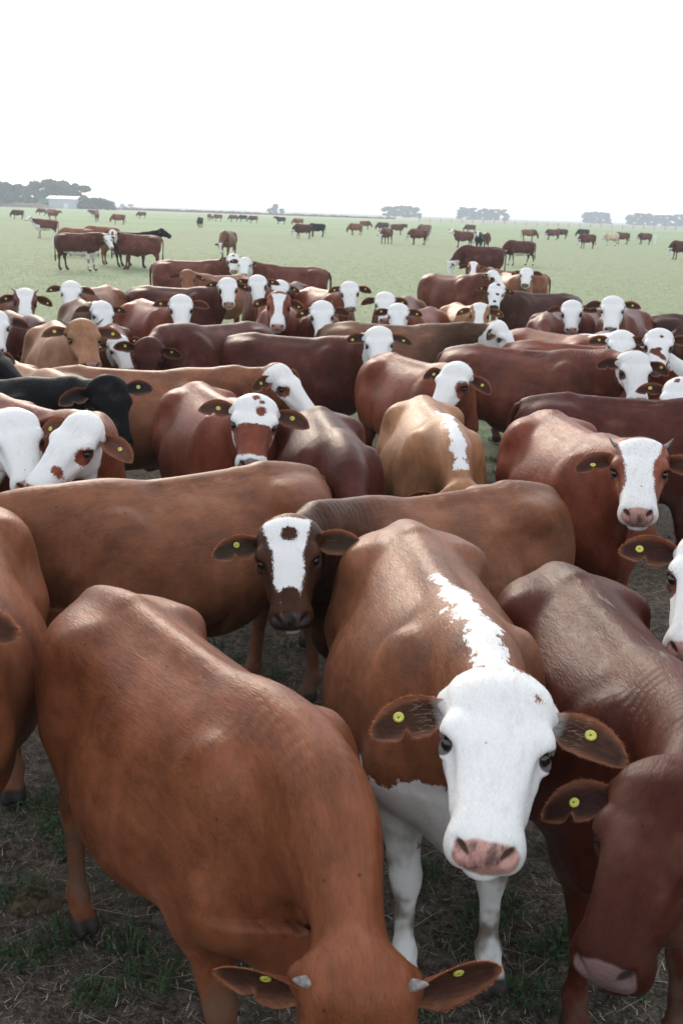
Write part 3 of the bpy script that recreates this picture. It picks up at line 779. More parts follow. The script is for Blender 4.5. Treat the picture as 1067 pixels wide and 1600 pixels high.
class Coat: pass
def hair_coat(L, P, po, n, rs):
    """short hair lying along the hide, part of the same body mesh: returns the extended animal, positions and hair triangles"""
    if not n: return L, P, np.zeros((0, 3), int), None
    g = np.random.default_rng(rs.randint(0, 10**6))
    d1 = P[L.Q[:, 2]] - P[L.Q[:, 0]]; d2 = P[L.Q[:, 3]] - P[L.Q[:, 1]]
    fn = np.cross(d1, d2); ar = np.linalg.norm(fn, axis=1)
    fn /= np.maximum(ar, 1e-9)[:, None]
    V = L.V; c0 = V[L.Q[:, 0]]
    ok = (c0[:, 2] > .16) & ~((L.hx[L.Q[:, 0]] > .40) & (c0[:, 0] > 1.1)) & (c0[:, 0] > -.88)
    w = ar * ok; f = g.choice(len(w), n, p=w / w.sum())
    u, v = g.random(n)[:, None], g.random(n)[:, None]
    def bil(A):
        a, b, c, d = (A[L.Q[f, i]] for i in range(4))
        if A.ndim == 1: uu, vv = u[:, 0], v[:, 0]
        else: uu, vv = u, v
        return (a * (1 - uu) + b * uu) * (1 - vv) + (d * (1 - uu) + c * uu) * vv
    p = bil(P); nn = fn[f]; rp = bil(V); sv = bil(L.s); hx = bil(L.hx)
    head = rp[:, 0] > 1.12
    fl = np.where(head[:, None], np.where((hx > .17)[:, None], AX, -AX), np.array((-.93, 0, -.36)))
    i0 = np.clip((sv / SMAX * (po.n - 1)).astype(int), 0, po.n - 1)
    fl = np.where((sv > 1e-6)[:, None], np.einsum('nij,nj->ni', po.Rm[i0], fl), fl)
    fl = fl + g.normal(0, .22, (n, 3)); fl -= nn * np.sum(fl * nn, 1)[:, None]; fl /= np.maximum(np.linalg.norm(fl, axis=1), 1e-6)[:, None]
    ln = g.uniform(.009, .020, n)[:, None] * (1 + .25 * (n < 10000)); wd = g.uniform(.0005, .0010, n)[:, None] * (1 + .8 * (n < 10000))
    sd = np.cross(nn, fl)
    tip = p + fl * ln + nn * ln * g.uniform(.05, .26, n)[:, None]
    H = np.stack([p - sd * wd - nn * .001, p + sd * wd - nn * .001, tip], 1).reshape(-1, 3)
    k = len(P); T3 = k + np.arange(3 * n).reshape(-1, 3)
    E = Coat(); r3 = lambda A: np.concatenate([A, np.repeat(bil(A), 3, 0)])
    E.V, E.s, E.hx, E.hy, E.hz, E.Q = r3(V), r3(L.s), r3(L.hx), r3(L.hy), r3(L.hz), L.Q
    return E, np.concatenate([P, H]), T3, None

def capd(x, y, a, b, r):
    ax_, ay = a; bx, by = b; dx, dy = bx - ax_, by - ay
    t = np.clip(((x - ax_) * dx + (y - ay) * dy) / (dx * dx + dy * dy + 1e-9), 0, 1)
    return r - np.hypot(x - ax_ - t * dx, y - ay - t * dy)

def markings(L, spec):
    """white: signed field in metres (positive is white)"""
    V = L.V; hx, hy, hz = L.hx, L.hy, L.hz
    n = len(V); W = np.full(n, -.5)
    face = spec.get('face', 'none'); x, y, z = V[:, 0], V[:, 1], V[:, 2]
    ay = np.abs(hy)
    inhead = (x > .95)
    if face == 'full':
        f = (hx + .045) - .35 * np.maximum(-.06 - hz, 0) * spec.get('cheek', .6)
        f = np.minimum(f, .20)
        W = np.where(inhead, np.maximum(W, f), W)
    elif face == 'baldy':      # white front of the face, red cheeks
        f = np.minimum(hx + spec.get('top', .03), .10)
        f = np.minimum(f, hz + spec.get('depth', .105) + .25 * np.maximum(hx - .25, 0))
        W = np.where(inhead, np.maximum(W, f), W)
    elif face == 'blaze':
        w = spec.get('w', .055) + .035 * sstep(hx, .22, .02) + spec.get('mw', .05) * sstep(hx, .30, .42)
        f = np.minimum(w - ay, hx + spec.get('top', .02))
        f = np.minimum(f, hz + spec.get('depth', .11) + .2 * np.maximum(hx - .25, 0))
        W = np.where(inhead, np.maximum(W, f), W)
    ep = spec.get('eye', 0)
    for sgn in (1, -1):
        r = ep if not isinstance(ep, (tuple, list)) else ep[0 if sgn > 0 else 1]
        if r:
            d = np.sqrt(((hx - .195) / 1.35)**2 + ((hy * sgn - .105) * .9)**2 + ((hz + .055) * .8)**2) - r
            W = np.where(inhead, np.minimum(W, d), W)
    for (sx, sy, sr) in spec.get('spots', ()):          # coloured spots on the white face
        d = np.sqrt((hx - sx)**2 + (hy - sy)**2 + (np.minimum(hz + .12, 0) * 2)**2) - sr
        W = np.where(inhead & (hz > -.14), np.minimum(W, d), W)
    for (a, b, r) in spec.get('bars', ()):
        W = np.where(inhead & (hz > -.12), np.minimum(W, -capd(hx, hy, a, b, r)), W)
    if spec.get('chin'):
        W = np.where(inhead, np.maximum(W, np.minimum(-hz - .118, hx - .24)), W)
    c = spec.get('crest')      # white stripe on the crest and withers: (from x, to x, half width)
    if c:
        x0, x1, hw = c[:3]; off = c[3] if len(c) > 3 else 0
        f = np.minimum(hw * sstep(x, x0, x0 + .30) + .012 - np.abs(y - off), np.minimum(x - x0, x1 - x))
        f = np.where(z > 1.0 + .25 * sstep(x, .5, .9) - .3 * (x < .4), f, -.3)
        W = np.maximum(W, np.where(x < 1.2, f, -.3))
    if spec.get('brisket'):
        f = np.minimum(spec['brisket'] - z + .35 * np.maximum(x - .6, 0) * 1.3, x - .42)
        W = np.maximum(W, np.where(x > .3, f, -.3))
    if spec.get('legs'): W = np.maximum(W, spec['legs'] - z)
    if spec.get('belly'): W = np.maximum(W, np.where(np.abs(x) < .5, np.minimum(.62 + spec['belly'] - z, .45 - np.abs(x)), -.3))
    if spec.get('pale'): pass
    for (bx, by, bz, br) in spec.get('patch', ()):      # coloured patches on white legs
        W = np.minimum(W, np.sqrt((x - bx)**2 + (y - by)**2 + (z - bz)**2) - br)
    return W

def ear_mesh(side, nu, nv, notch, fringe, seed):
    """leaf-shaped cupped ear in head space, base at the side of the poll"""
    r = random.Random(seed)
    L = .212
    base = np.array((.042, .112, -.083))
    out = np.array((.10, 1.0, -.10)); out /= np.linalg.norm(out)
    nrm = np.array((.30, .10, 1.0)); nrm -= out * (nrm @ out); nrm /= np.linalg.norm(nrm)
    up = np.cross(nrm, out)     # towards the poll when side=+1
    if up[0] > 0: up = -up
    vs, cols, thin = [], [], []
    def prof(u):
        a = np.interp(u, [0, .12, .3, .5, .7, .85, .95, 1], [.022, .030, .046, .055, .052, .040, .022, .004])
        b = np.interp(u, [0, .12, .3, .5, .7, .85, .95, 1], [.024, .042, .068, .066, .052, .036, .018, .004])
        if notch: b -= .030 * math.exp(-((u - .56) / .05)**2)
        return a, b
    def pt(u, v, back):
        a, b = prof(u)
        yy = v * (a if v > 0 else b)
        cup = np.interp(u, [0, .25, .6, 1], [.040, .034, .018, .004])
        d = cup * abs(v)**1.8 + .012 * math.sin(u * 3.1)
        th = .0075 * (1 - .75 * abs(v)**3) * (1 - .5 * u) + (.012 if u < .15 else 0) * (1 - u / .15)
        p = base + out * (u * L) + up * (yy - .018 * u * u + .010 * math.sin(u * 2.6)) + nrm * (d - (th if back else 0))
        return p
    quads = []
    for back in (0, 1):
        for i in range(nu + 1):
            for j in range(nv + 1):
                u = i / nu; v = j / nv * 2 - 1
                p = pt(u, v, back)
                vs.append((p[0], p[1] * side, p[2]))
                edge = max(abs(v)**5, max(0, (u - .90) / .10)**2)
                cols.append((back, edge, u)); thin.append(.06 + .44 * edge)
    o = (nu + 1) * (nv + 1)
    for back in (0, 1):
        for i in range(nu):
            for j in range(nv):
                a = back * o + i * (nv + 1) + j
                q = (a, a + 1, a + nv + 2, a + nv + 1)
                if (back == 1) == (side > 0): q = q[::-1]
                quads.append(q)
    rim = [(i * (nv + 1)) for i in range(nu + 1)] + [nu * (nv + 1) + j for j in range(1, nv + 1)] + [i * (nv + 1) + nv for i in range(nu - 1, -1, -1)]
    for a, b in zip(rim[:-1], rim[1:]): quads.append((a, b, b + o, a + o))
    tri = []
    def strand(p, d, l, w, c, t):
        k = len(vs); d = d / np.linalg.norm(d)
        sd = np.cross(d, nrm); sd /= max(np.linalg.norm(sd), 1e-6)
        for q in (p - sd * w, p + sd * w, p + d * l):
            vs.append((q[0], q[1] * side, q[2])); cols.append(c); thin.append(t)
        tri.append((k, k + 1, k + 2))
    for _ in range(fringe):
        # along the rim
        u = r.random()**.8; s_ = r.choice((-1, 1)); v = s_ * (1 - r.random() * .06)
        p = pt(min(u, .995), v, 0)
        d = up * s_ * (1 - .7 * u) + out * (.25 + u) + np.array([r.gauss(0, .25) for _ in range(3)])
        strand(p, d, r.uniform(.004, .010), .0006, (0, 1.0, u), .75)
    for _ in range(int(fringe * .16)):
        # hair inside the ear
        u = r.uniform(.02, .42); v = r.uniform(-.95, .95)
        p = pt(u, v, 0)
        d = out * 1.0 + nrm * r.uniform(.1, .6) + up * r.gauss(0, .35)
        strand(p, d, r.uniform(.014, .032), .0007, (0, -1.0, u), .25)
    return np.array(vs), quads + tri, cols, thin, (base, out, nrm, up, pt)

EARC = {}
def ear_object(parent, hm, side, coat, lod, notch, inner, base_white, seed, tilt):
    nu, nv, fr = ((18, 14, 420), (12, 10, 150), (8, 6, 40), (6, 4, 0))[lod]
    key = (side, nu, notch, seed % 3)
    if key not in EARC: EARC[key] = ear_mesh(side, nu, nv, notch, fr, seed % 3 + 5)
    vs, fs, cols, thin, fr_ = EARC[key]
    me = bpy.data.meshes.new('ear'); me.from_pydata(vs.tolist(), [], fs)
    me.polygons.foreach_set('use_smooth', [True] * len(me.polygons))
    C = np.zeros((len(vs), 3)); coat = np.array(coat)
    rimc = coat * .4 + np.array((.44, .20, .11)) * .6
    for i, (back, edge, u) in enumerate(cols):
        if edge < -.5: c = np.array((.26, .19, .15)) if base_white else coat * .6 + .01
        elif back: c = coat
        else:
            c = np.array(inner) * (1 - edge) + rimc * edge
        if edge >= -.5 and base_white and u < .22:
            t = 1 - u / .22
            c = c * (1 - t) + np.array((.74, .72, .70)) * t
        C[i] = c
    fattr(me, 'col', C, 'FLOAT_COLOR'); fattr(me, 'thin', thin)
    me.materials.append(M_EAR)
    o = bpy.data.objects.new('ear', me); col.objects.link(o); o.parent = parent
    piv = Vector((fr_[0][0], fr_[0][1] * side, fr_[0][2]))
    # tilt: lift (about face axis), swivel (about hx-normal)
    T = Matrix.Translation(piv) @ Matrix.Rotation(side * tilt[0], 4, 'Z') @ Matrix.Rotation(side * tilt[1], 4, 'X') @ Matrix.Rotation(tilt[2], 4, 'Y') @ Matrix.Translation(-piv)
    o.matrix_local = hm @ T
    return o, fr_

TAGME = None
def tag_mesh():
    global TAGME
    if TAGME: return TAGME
    n = 20; rings = [(.0, .0034), (.0035, .0036), (.0045, .0026), (.0085, .0026), (.0092, .0034), (.0125, .0034), (.0132, .0024), (.0150, .0022), (.0158, 0)]
    vs = [(0, 0, rings[0][1])]; fs = []; mi = []
    for r_, h in rings[1:]:
        for j in range(n): vs.append((r_ * math.cos(j * 2 * math.pi / n), r_ * math.sin(j * 2 * math.pi / n), h))
    for j in range(n): fs.append((0, 1 + j, 1 + (j + 1) % n)); mi.append(1)
    for k in range(len(rings) - 2):
        for j in range(n):
            a = 1 + k * n; fs.append((a + j, a + n + j, a + n + (j + 1) % n, a + (j + 1) % n)); mi.append(0)
    fs.append(tuple(1 + (len(rings) - 2) * n + j for j in range(n))[::-1]); mi.append(0)
    me = bpy.data.meshes.new('ear_tag'); me.from_pydata(vs, [], fs); me.materials.append(M_TAG); me.materials.append(M_TAGDARK)
    me.polygons.foreach_set('material_index', mi); me.polygons.foreach_set('use_smooth', [True] * len(fs))
    TAGME = me; return me
def add_tag(ear, fr_, side, u=.60, v=.12, sc_=1.0):
    base, out, nrm, up, pt = fr_
    p = pt(u, v, 0) + nrm * .0015
    q = pt(u + .02, v, 0) - pt(u - .02, v, 0); w = pt(u, v + .05, 0) - pt(u, v - .05, 0)
    nn = np.cross(q, w); nn /= np.linalg.norm(nn)
    if nn @ nrm < 0: nn = -nn
    f = lambda a: Vector((a[0], a[1] * side, a[2]))
    o = bpy.data.objects.new('ear_tag', tag_mesh()); col.objects.link(o); o.parent = ear
    o.matrix_local = Matrix.Translation(f(p)) @ f(nn).to_track_quat('Z', 'Y').to_matrix().to_4x4() @ Matrix.Scale(sc_, 4)

SPH = {}
def sphere_mesh(name, r, n, mat):
    k = (name, n)
    if k in SPH: return SPH[k]
    vs = [(0, 0, r)]; fs = []
    m = n // 2
    for i in range(1, m):
        for j in range(n):
            a = math.pi * i / m; b = 2 * math.pi * j / n
            vs.append((r * math.sin(a) * math.cos(b), r * math.sin(a) * math.sin(b), r * math.cos(a)))
    vs.append((0, 0, -r))
    for j in range(n): fs.append((0, 1 + j, 1 + (j + 1) % n)); fs.append((len(vs) - 1, 1 + (m - 2) * n + (j + 1) % n, 1 + (m - 2) * n + j))
    for i in range(m - 2):
        for j in range(n): a = 1 + i * n; fs.append((a + j, a + n + j, a + n + (j + 1) % n, a + (j + 1) % n))
    me = bpy.data.meshes.new(name); me.from_pydata(vs, [], fs); me.materials.append(mat)
    me.polygons.foreach_set('use_smooth', [True] * len(fs)); SPH[k] = me; return me

def horn_object(parent, hm, side, ln):
    n = 10; k = 8; vs = []; fs = []
    for i in range(k + 1):
        t = i / k; r_ = .020 * (1 - t)**.6 + .0018
        c = np.array((.004 - .03 * t * t, .088 + ln * t, -.024 + .045 * t * t))
        for j in range(n):
            a = 2 * math.pi * j / n
            vs.append((c[0] + r_ * math.cos(a), c[1] * side, c[2] + r_ * math.sin(a)))
    for i in range(k):
        for j in range(n):
            q = (i * n + j, (i + 1) * n + j, (i + 1) * n + (j + 1) % n, i * n + (j + 1) % n); fs.append(q if side < 0 else q[::-1])
    fs.append(tuple(k * n + j for j in range(n)))
    o = mesh_obj('horn', vs, fs, M_HORN, parent); o.matrix_local = hm
    return o

COATS = {
    'orange': (.195, .065, .029), 'red': (.158, .040, .019), 'darkred': (.066, .017, .011), 'brown': (.178, .067, .032),
    'tan': (.29, .135, .063), 'dun': (.130, .058, .030), 'chest': (.108, .030, .017), 'black': (.006, .006, .0065), 'darkbrown': (.055, .021, .014), 'pale': (.55, .42, .31)}
NOSES = {'pink': (.50, .27, .22), 'grey': (.20, .17, .16), 'dark': (.035, .033, .036), 'mauve': (.33, .20, .18), 'dusk': (.14, .085, .08)}
HIP = (-.50, 0, 1.285); WITH = (.42, 0, 1.29)
LODH = (.0160, .0265, .038, .045)
LODS = {}
GROUPS = {0: 'cattle crowded in the herd', 1: 'cattle crowded in the herd', 2: 'cattle crowded in the herd', 3: 'cattle grazing across the far pasture'}
DEBUG = []
TAGS = (3, 1, 3, 2, 3, 1, 3, 2)
def cow(label, anchor, px, py, heading, scale=1.0, coat='red', lod=None, **o):
    """anchor: which point of the animal stands on the sight line of photo pixel (px, py): hip, poll, feet or withers"""
    name = o.get('name', 'cow')
    bearing = -math.degrees(math.atan((o.get('hpx', px) - CX) / FPX))
    face_yaw = o['fyaw'] if 'fyaw' in o else bearing + o.get('off', 0)      # world yaw of the face
    rel = (face_yaw - heading + 180) % 360 - 180
    rs = random.Random(sum(ord(c) for c in label) * 7 + int(px))
    legs = o.get('legs') or tuple(R(rs.uniform(-9, 9)) for _ in range(4))
    po = Pose(R(max(-125, min(125, rel))), R(o.get('np', 0)), R(o.get('fp', 8)), R(o.get('roll', rs.uniform(-5, 5))), o.get('kn', .70), legs, o.get('fat', rs.uniform(.93, 1.07)))
    A = {'hip': HIP, 'withers': WITH, 'tail': (-.80, 0, 1.235), 'feet': (o.get('fx', 0.0), 0, 0), 'poll': tuple(POLL + AZ * .012 + AX * .03)}[anchor]
    a = po.point(A) * scale
    psi = R(heading - 90); c_, s_ = math.cos(psi), math.sin(psi)
    aw = np.array((a[0] * c_ - a[1] * s_, a[0] * s_ + a[1] * c_, a[2]))
    if 'dist' in o:
        wpt = at_y(px, py, o['dist'])
    else: wpt = at_z(px, py, aw[2])
    loc = wpt - aw; loc[2] = 0
    dist = math.hypot(loc[0], loc[1])
    if lod is None: lod = 0 if dist < 6.3 else (1 if dist < 10.5 else (2 if dist < 30 else 3))
    if lod not in LODS: LODS[lod] = Lod(LODH[lod], lod)
    L = LODS[lod]
    P = po.verts(L.V, L.s)
    nh = (20000, 7000, 0, 0)[lod]
    me = bpy.data.meshes.new(name)
    Lh, P, T3, root = hair_coat(L, P, po, nh, rs)
    L0, L = L, Lh
    nv, nq = len(P), len(L.Q)
    me.vertices.add(nv); me.vertices.foreach_set('co', P.astype(np.float32).ravel())
    me.loops.add(nq * 4 + len(T3) * 3); me.loops.foreach_set('vertex_index', np.concatenate([L.Q.ravel(), T3.ravel()]).astype(np.int32))
    me.polygons.add(nq + len(T3)); me.polygons.foreach_set('loop_start', np.concatenate([np.arange(nq) * 4, nq * 4 + np.arange(len(T3)) * 3]).astype(np.int32))
    me.polygons.foreach_set('use_smooth', np.ones(nq + len(T3), bool))
    me.update(calc_edges=True)
    base = np.array(COATS[coat] if isinstance(coat, str) else coat)
    spec = o.get('mark', {})
    W = markings(L, spec)
    off = np.array((rs.uniform(-9, 9), rs.uniform(-9, 9), rs.uniform(-9, 9)))
    C = np.tile(base, (nv, 1))
    V = L.V
    if nh: C[len(L0.V):] *= np.repeat(np.random.default_rng(abs(int(px))).uniform(.55, 1.55, len(T3)), 3)[:, None]
    if 'neckdark' in spec:      # darker hair over neck and shoulder
        C = C * (1 - spec['neckdark'] * sstep(V[:, 0], .30, .75) * sstep(V[:, 0], 1.2, 1.0))[:, None]
    if 'headdark' in spec: C = C * (1 - spec['headdark'] * sstep(L.hx, -.10, .06) * (V[:, 0] > .95))[:, None]
    if 'facedark' in spec: C = C * (1 - spec['facedark'] * sstep(L.hx, .05, .3) * (V[:, 0] > 1.1))[:, None]
    if spec.get('switch', 1): C = np.where(((V[:, 0] < -.88) & (V[:, 2] < .56))[:, None], C * .5 + .03, C)
    nose = np.where(V[:, 0] > 1.2, .048 - np.sqrt((np.abs(L.hy) * .66)**2 + ((L.hz + .060) * 1.02)**2 + (np.minimum(L.hx - .482, 0) * 1.5)**2), -.2)
    nost = np.where(V[:, 0] > 1.2, .0135 - np.sqrt(((np.abs(L.hy) - .050) * .75)**2 + ((L.hz + .040) * .9 - (np.abs(L.hy) - .050) * .3)**2 + ((L.hx - .495) * .55)**2), -.2)
    rim = np.where(V[:, 0] > 1.1, .030 - np.sqrt(((L.hx - .180) * .85)**2 + (np.abs(L.hy) - .127)**2 + (L.hz + .052)**2), -.2)
    mouth = np.where(V[:, 0] > 1.2, .004 - np.abs(L.hz + .126 - .12 * (L.hx - .475)), -.2) * (L.hx > .40)
    fattr(me, 'dark', np.maximum(np.maximum(nost, rim), np.where(L.hx > .40, mouth, -.2)))
    fattr(me, 'rest', V, 'FLOAT_VECTOR'); fattr(me, 'seed', np.full(nv, rs.uniform(0, 50)))
    fattr(me, 'coat', C, 'FLOAT_COLOR'); fattr(me, 'white', W); fattr(me, 'nose', nose)
    fattr(me, 'nosecol', np.tile(np.array(NOSES[spec.get('nose', 'pink')]), (nv, 1)), 'FLOAT_COLOR')
    fattr(me, 'fleck', np.where(V[:, 0] > 1.0, spec.get('fleck', 0.0), 0))
    fattr(me, 'foldpos', L.s); fattr(me, 'rag', np.where(V[:, 0] > 1.02, .035, np.where(V[:, 2] > 1.0, spec.get('crestrag', .13), .13)))
    fattr(me, 'fold', sstep(L.s, .03, .25) * sstep(L.s, .95, .7) * sstep(np.abs(V[:, 1]), .01, .06) * min(1.0, .12 + abs(rel) / 70) * (lod < 3))
    me.materials.append(M_HIDE)
    ob = bpy.data.objects.new(name, me); col.objects.link(ob)
    ob.location = (loc[0], loc[1], 0); ob.rotation_euler = (0, 0, psi); ob.scale = (scale,) * 3
    ob['label'] = label; ob['category'] = o.get('cat', 'cow'); ob['group'] = o.get('group', GROUPS[lod])
    hm = po.headmat()
    if o.get('ears', True):
        base_white = spec.get('face') == 'full' and spec.get('earwhite', True)
        inner = spec.get('inner', tuple(base * .16 + np.array((.016, .008, .006))))
        for side in (1, -1):
            et = o.get('ear', (0, 0, 0)); et = o.get('earL', et) if side > 0 else o.get('earR', et)
            jit = (R(et[0] + rs.uniform(-13, 9)), R(et[1] + rs.uniform(-12, 12)), R(et[2] + rs.uniform(-14, 14)))
            e, fr_ = ear_object(ob, hm, side, base, lod, o.get('notch', 1 if side < 0 else 0) and side < 0, inner, base_white, rs.randint(0, 99), jit)
            if lod < 3 and o.get('tags', TAGS[int(px) % 8]) & (1 if side > 0 else 2): add_tag(e, fr_, side, sc_=rs.uniform(.78, .92), u=rs.uniform(.44, .68), v=rs.uniform(-.15, .35))
    if lod < 3:
        for side in (1, -1):
            e = bpy.data.objects.new('eye', sphere_mesh('eye', .0198, 20 if lod == 0 else 10, M_EYE)); col.objects.link(e); e.parent = ob
            e.matrix_local = hm @ Matrix.Translation((.181, .1085 * side, -.0530))
    if lod < 2 and o.get('ears', True): forelock(ob, po, hm, base, spec, rs, lod)
    if o.get('horn'):
        for side in (1, -1): horn_object(ob, hm, side, o['horn'])
    poll = po.point(POLL) * scale; hip = np.array(HIP) * scale
    tw = lambda p: (loc[0] + p[0] * c_ - p[1] * s_, loc[1] + p[0] * s_ + p[1] * c_, p[2])
    DEBUG.append((label, tuple(round(v) for v in project(tw(hip))), tuple(round(v) for v in project(tw(poll))), tuple(round(float(v), 2) for v in loc[:2]), lod, tw(np.array((-.45, 0, 0)) * scale)[:2], tw(np.array((.4, 0, 0)) * scale)[:2]))
    return ob
# ------------------------------------------------------------------ the herd
FULL = dict(face='full', nose='pink')
def fm(**k): d = dict(FULL); d.update(k); return d
def bz(**k): d = dict(face='blaze', nose='pink'); d.update(k); return d
def bd(**k): d = dict(face='baldy', nose='pink'); d.update(k); return d
# --- front row
cow('orange-brown cow with small horns, head lowered at the bottom edge', 'tail', 152, 916, 34.5, .957, (.172, .055, .024), hpx=540, np=-59, fp=-36, fat=.93, horn=.055, off=0, ear=(10, 10, 0), mark=dict(nose='mauve'))
cow('brown cow with an all-white face staring at the camera in front', 'tail', 632, 812, 6, .99, 'brown', hpx=780, np=-5, fp=18, roll=-3.5, kn=.6, mark=fm(nose='pink', crestrag=.15, crest=(.10, 1.2, .026, -.01), brisket=.78, legs=.60, patch=[(.42, -.16, .50, .05), (.50, -.13, .60, .03)], spots=[(.05, .085, .012)]), ear=(-6, 0, 0))
cow('dark red cow at the right edge, muzzle lowered beside the white-faced cow', 'tail', 868, 878, 5, .96, (.070, .018, .010), hpx=1050, np=-10, fp=10, off=-20, roll=4, mark=dict(nose='dusk', headdark=.40, neckdark=.15), kn=.85)  # headdark here paints the shade on its head into the coat
cow('reddish brown cow cut by the left edge, one ear reaching in', 'tail', -62, 772, 11.5, 1.03, 'orange', hpx=-60, np=9, fp=6, off=10, kn=.7)
cow('brown cow broadside behind the horned orange cow, head out of frame', 'hip', 414, 723, -48, .97, 'brown', hpx=-200, np=-34, fp=-30, fyaw=-100)
cow('dun cow with white blaze, round brown forehead spot and black nose', 'hip', 795, 753, -53, .93, 'brown', hpx=450, np=-7, fp=6, roll=5, mark=bz(w=.060, mw=-.025, nose='dark', headdark=.74, spots=[(.085, .012, .036)], bars=[((.40, 0), (.47, 0), .045)], neckdark=.7, inner=(.035, .022, .014)), ear=(-14, 0, 0))
cow('dark red cow from above, head hidden behind the dun cow', 'tail', 493, 637, 8, .97, 'darkred', hpx=545, np=-52, fp=-45, off=10, ears=True)
cow('tan cow with a white stripe down its withers', 'tail', 655, 620, 4, .97, 'tan', hpx=640, np=-50, fp=-40, off=10, mark=dict(crestrag=.14, crest=(.08, 1.0, .026)))
cow('red cow with brown-spotted white face and notched ears above the brown back', 'poll', 400, 628, 22, .98, 'red', np=4, fp=4, mark=fm(earwhite=False, cheek=1.6, spots=[(.015, .0, .022), (.05, .035, .015), (.115, .03, .03), (.14, .035, .02)], bars=[((.27, -.08), (.27, .08), .05), ((.36, -.03), (.36, .03), .09)], eye=.028, nose='grey', inner=(.06, .028, .020)))
cow('red cow with a flecked white blaze and stubby horns, right side', 'poll', 1000, 697, 8, 1.0, 'red', np=2, fp=14, horn=.06, mark=bz(w=.062, mw=.03, fleck=.14), ear=(-18, 8, 0))
cow('white-faced cow with red eye patch peeking in at the right edge', 'poll', 1118, 852, -62, 1.0, 'chest', np=-2, off=-6, mark=bd(eye=.045, depth=.12))
cow('white-faced cow at the left edge nuzzling its neighbour', 'poll', 22, 652, 88, 1.0, 'red', np=-4, fp=6, off=8, mark=fm(eye=(.035, 0), earwhite=False))
cow('red cow with white face, red eye patch and upturned ear at left', 'poll', 128, 658, 44, 1.0, 'red', np=0, fp=4, off=-46, roll=-6, kn=.6, mark=fm(cheek=2.0, eye=(.042, .03), spots=[(.36, .06, .025)], earwhite=False, inner=(.10, .040, .025)))
cow('black cow with yellow-tagged ear behind the left white faces', 'poll', 172, 600, 72, .99, 'black', np=-4, fp=-14, off=20, tags=1, mark=dict(nose='dark', inner=(.012, .012, .013)))
cow('tan cow with lowered white face hidden behind the black cow', 'hip', 14, 561, 36, .94, 'tan', hpx=220, np=-34, fp=-16, off=10, mark=FULL)
cow('black cow pushing its grey-nosed muzzle in at the left edge', 'poll', -14, 547, 80, 1.0, 'black', np=0, fp=10, off=52, mark=dict(nose='grey'))
cow('tan horned cow without white, facing the camera at left', 'poll', 130, 506, 22, 1.03, (.25, .120, .060), np=4, fp=4, off=12, horn=.09, mark=dict(nose='mauve'))
cow('long brown cow walking right, red eye patch on its white face', 'poll', 442, 577, 80, .97, 'brown', hpx=440, np=-4, fp=0, off=62, mark=bd(eye=.042, depth=.10))
cow('plain dark brown cow with lowered head and dark ears', 'tail', 412, 507, -36, 1.0, 'darkred', hpx=262, np=-26, fp=-24, off=-4, mark=dict(nose='dark', facedark=.2))
cow('dark red-brown cow broadside, white forehead showing over the next back', 'poll', 592, 517, 66, .97, 'darkred', hpx=592, np=6, fp=0, off=0, mark=fm(earwhite=False, inner=(.03, .015, .012)))
cow('red cow with large brown eye patch on its white face, mid herd', 'poll', 712, 575, 26, .98, 'red', np=-2, fp=0, off=-28, mark=bd(eye=(.058, .03), depth=.10, top=.05), ear=(-6, 0, 0))
cow('long dun cow with dark neck, white face turned away right', 'poll', 784, 508, 72, 1.0, 'dun', hpx=785, np=-5, fp=-8, off=66, mark=fm(neckdark=.6, earwhite=False))
cow('long red cow broadside with flecked white face at right', 'poll', 993, 557, 60, 1.0, 'chest', hpx=990, np=-6, fp=-4, off=14, mark=bd(eye=(.03, .036), fleck=.12, depth=.13))
cow('shaggy dark red cow passing behind the stubby-horned cow', 'hip', 885, 614, 74, .96, 'darkred', hpx=1200, np=-20, fp=-15, fyaw=80)
cow('white-headed cow with dark forehead spots at the right edge', 'poll', 1064, 600, -56, 1.0, 'chest', np=-8, fp=0, off=-8, mark=fm(spots=[(.02, -.03, .022), (.05, .05, .018), (.03, .06, .014)], earwhite=False))
cow('horned cow with brown-blotched white face near the right edge', 'poll', 1030, 520, 8, 1.0, 'chest', np=6, fp=2, horn=.06, mark=bd(spots=[(.10, .02, .02), (.27, .0, .03)], bars=[((.28, -.05), (.36, .05), .030)], eye=.03, nose='grey', depth=.13))
cow('cow with clean white face and white neck crest, right of centre', 'poll', 972, 523, 32, 1.0, 'red', np=0, fp=4, off=4, mark=fm(crest=(.30, 1.2, .05), cheek=1.2, earwhite=False))
cow('red cow with white on its neck, head hidden by the flecked-faced cow', 'hip', 836, 531, 58, .98, 'red', hpx=1000, np=-36, fp=-30, fyaw=60, mark=dict(crest=(.5, 1.2, .08)))
cow('shaggy dark red cow with lowered head, pale ridge on its back', 'hip', 862, 484, -14, .98, 'chest', hpx=850, np=-48, fp=-40, off=0)
cow('white-faced cow looking over the dark red ridge-backed cow', 'poll', 893, 474, -20, 1.0, 'chest', np=2, fp=2, mark=fm(earwhite=False, eye=(.03, .03)))
cow('long-faced white-headed cow standing tall at upper right', 'poll', 957, 468, -24, 1.04, 'chest', np=10, fp=0, mark=fm(cheek=.8, earwhite=False, nose='grey'))
cow('dark brown cow cut by the right edge, turned away', 'hip', 1052, 490, 70, .98, 'darkbrown', hpx=1200, np=-30, fp=-30, fyaw=80)
cow('dark brown cow broadside, dark-blotched white face at upper right', 'hip', 880, 458, -64, .98, 'darkbrown', hpx=770, np=4, fp=0, off=2, mark=bd(spots=[(.02, .03, .035), (.24, .03, .03), (.40, 0, .03)], eye=.0, depth=.12, nose='dark'))
cow('tan cow with broad white blaze facing the camera, right of centre', 'poll', 750, 478, 8, .97, 'tan', np=-3, fp=0, mark=bz(w=.055))
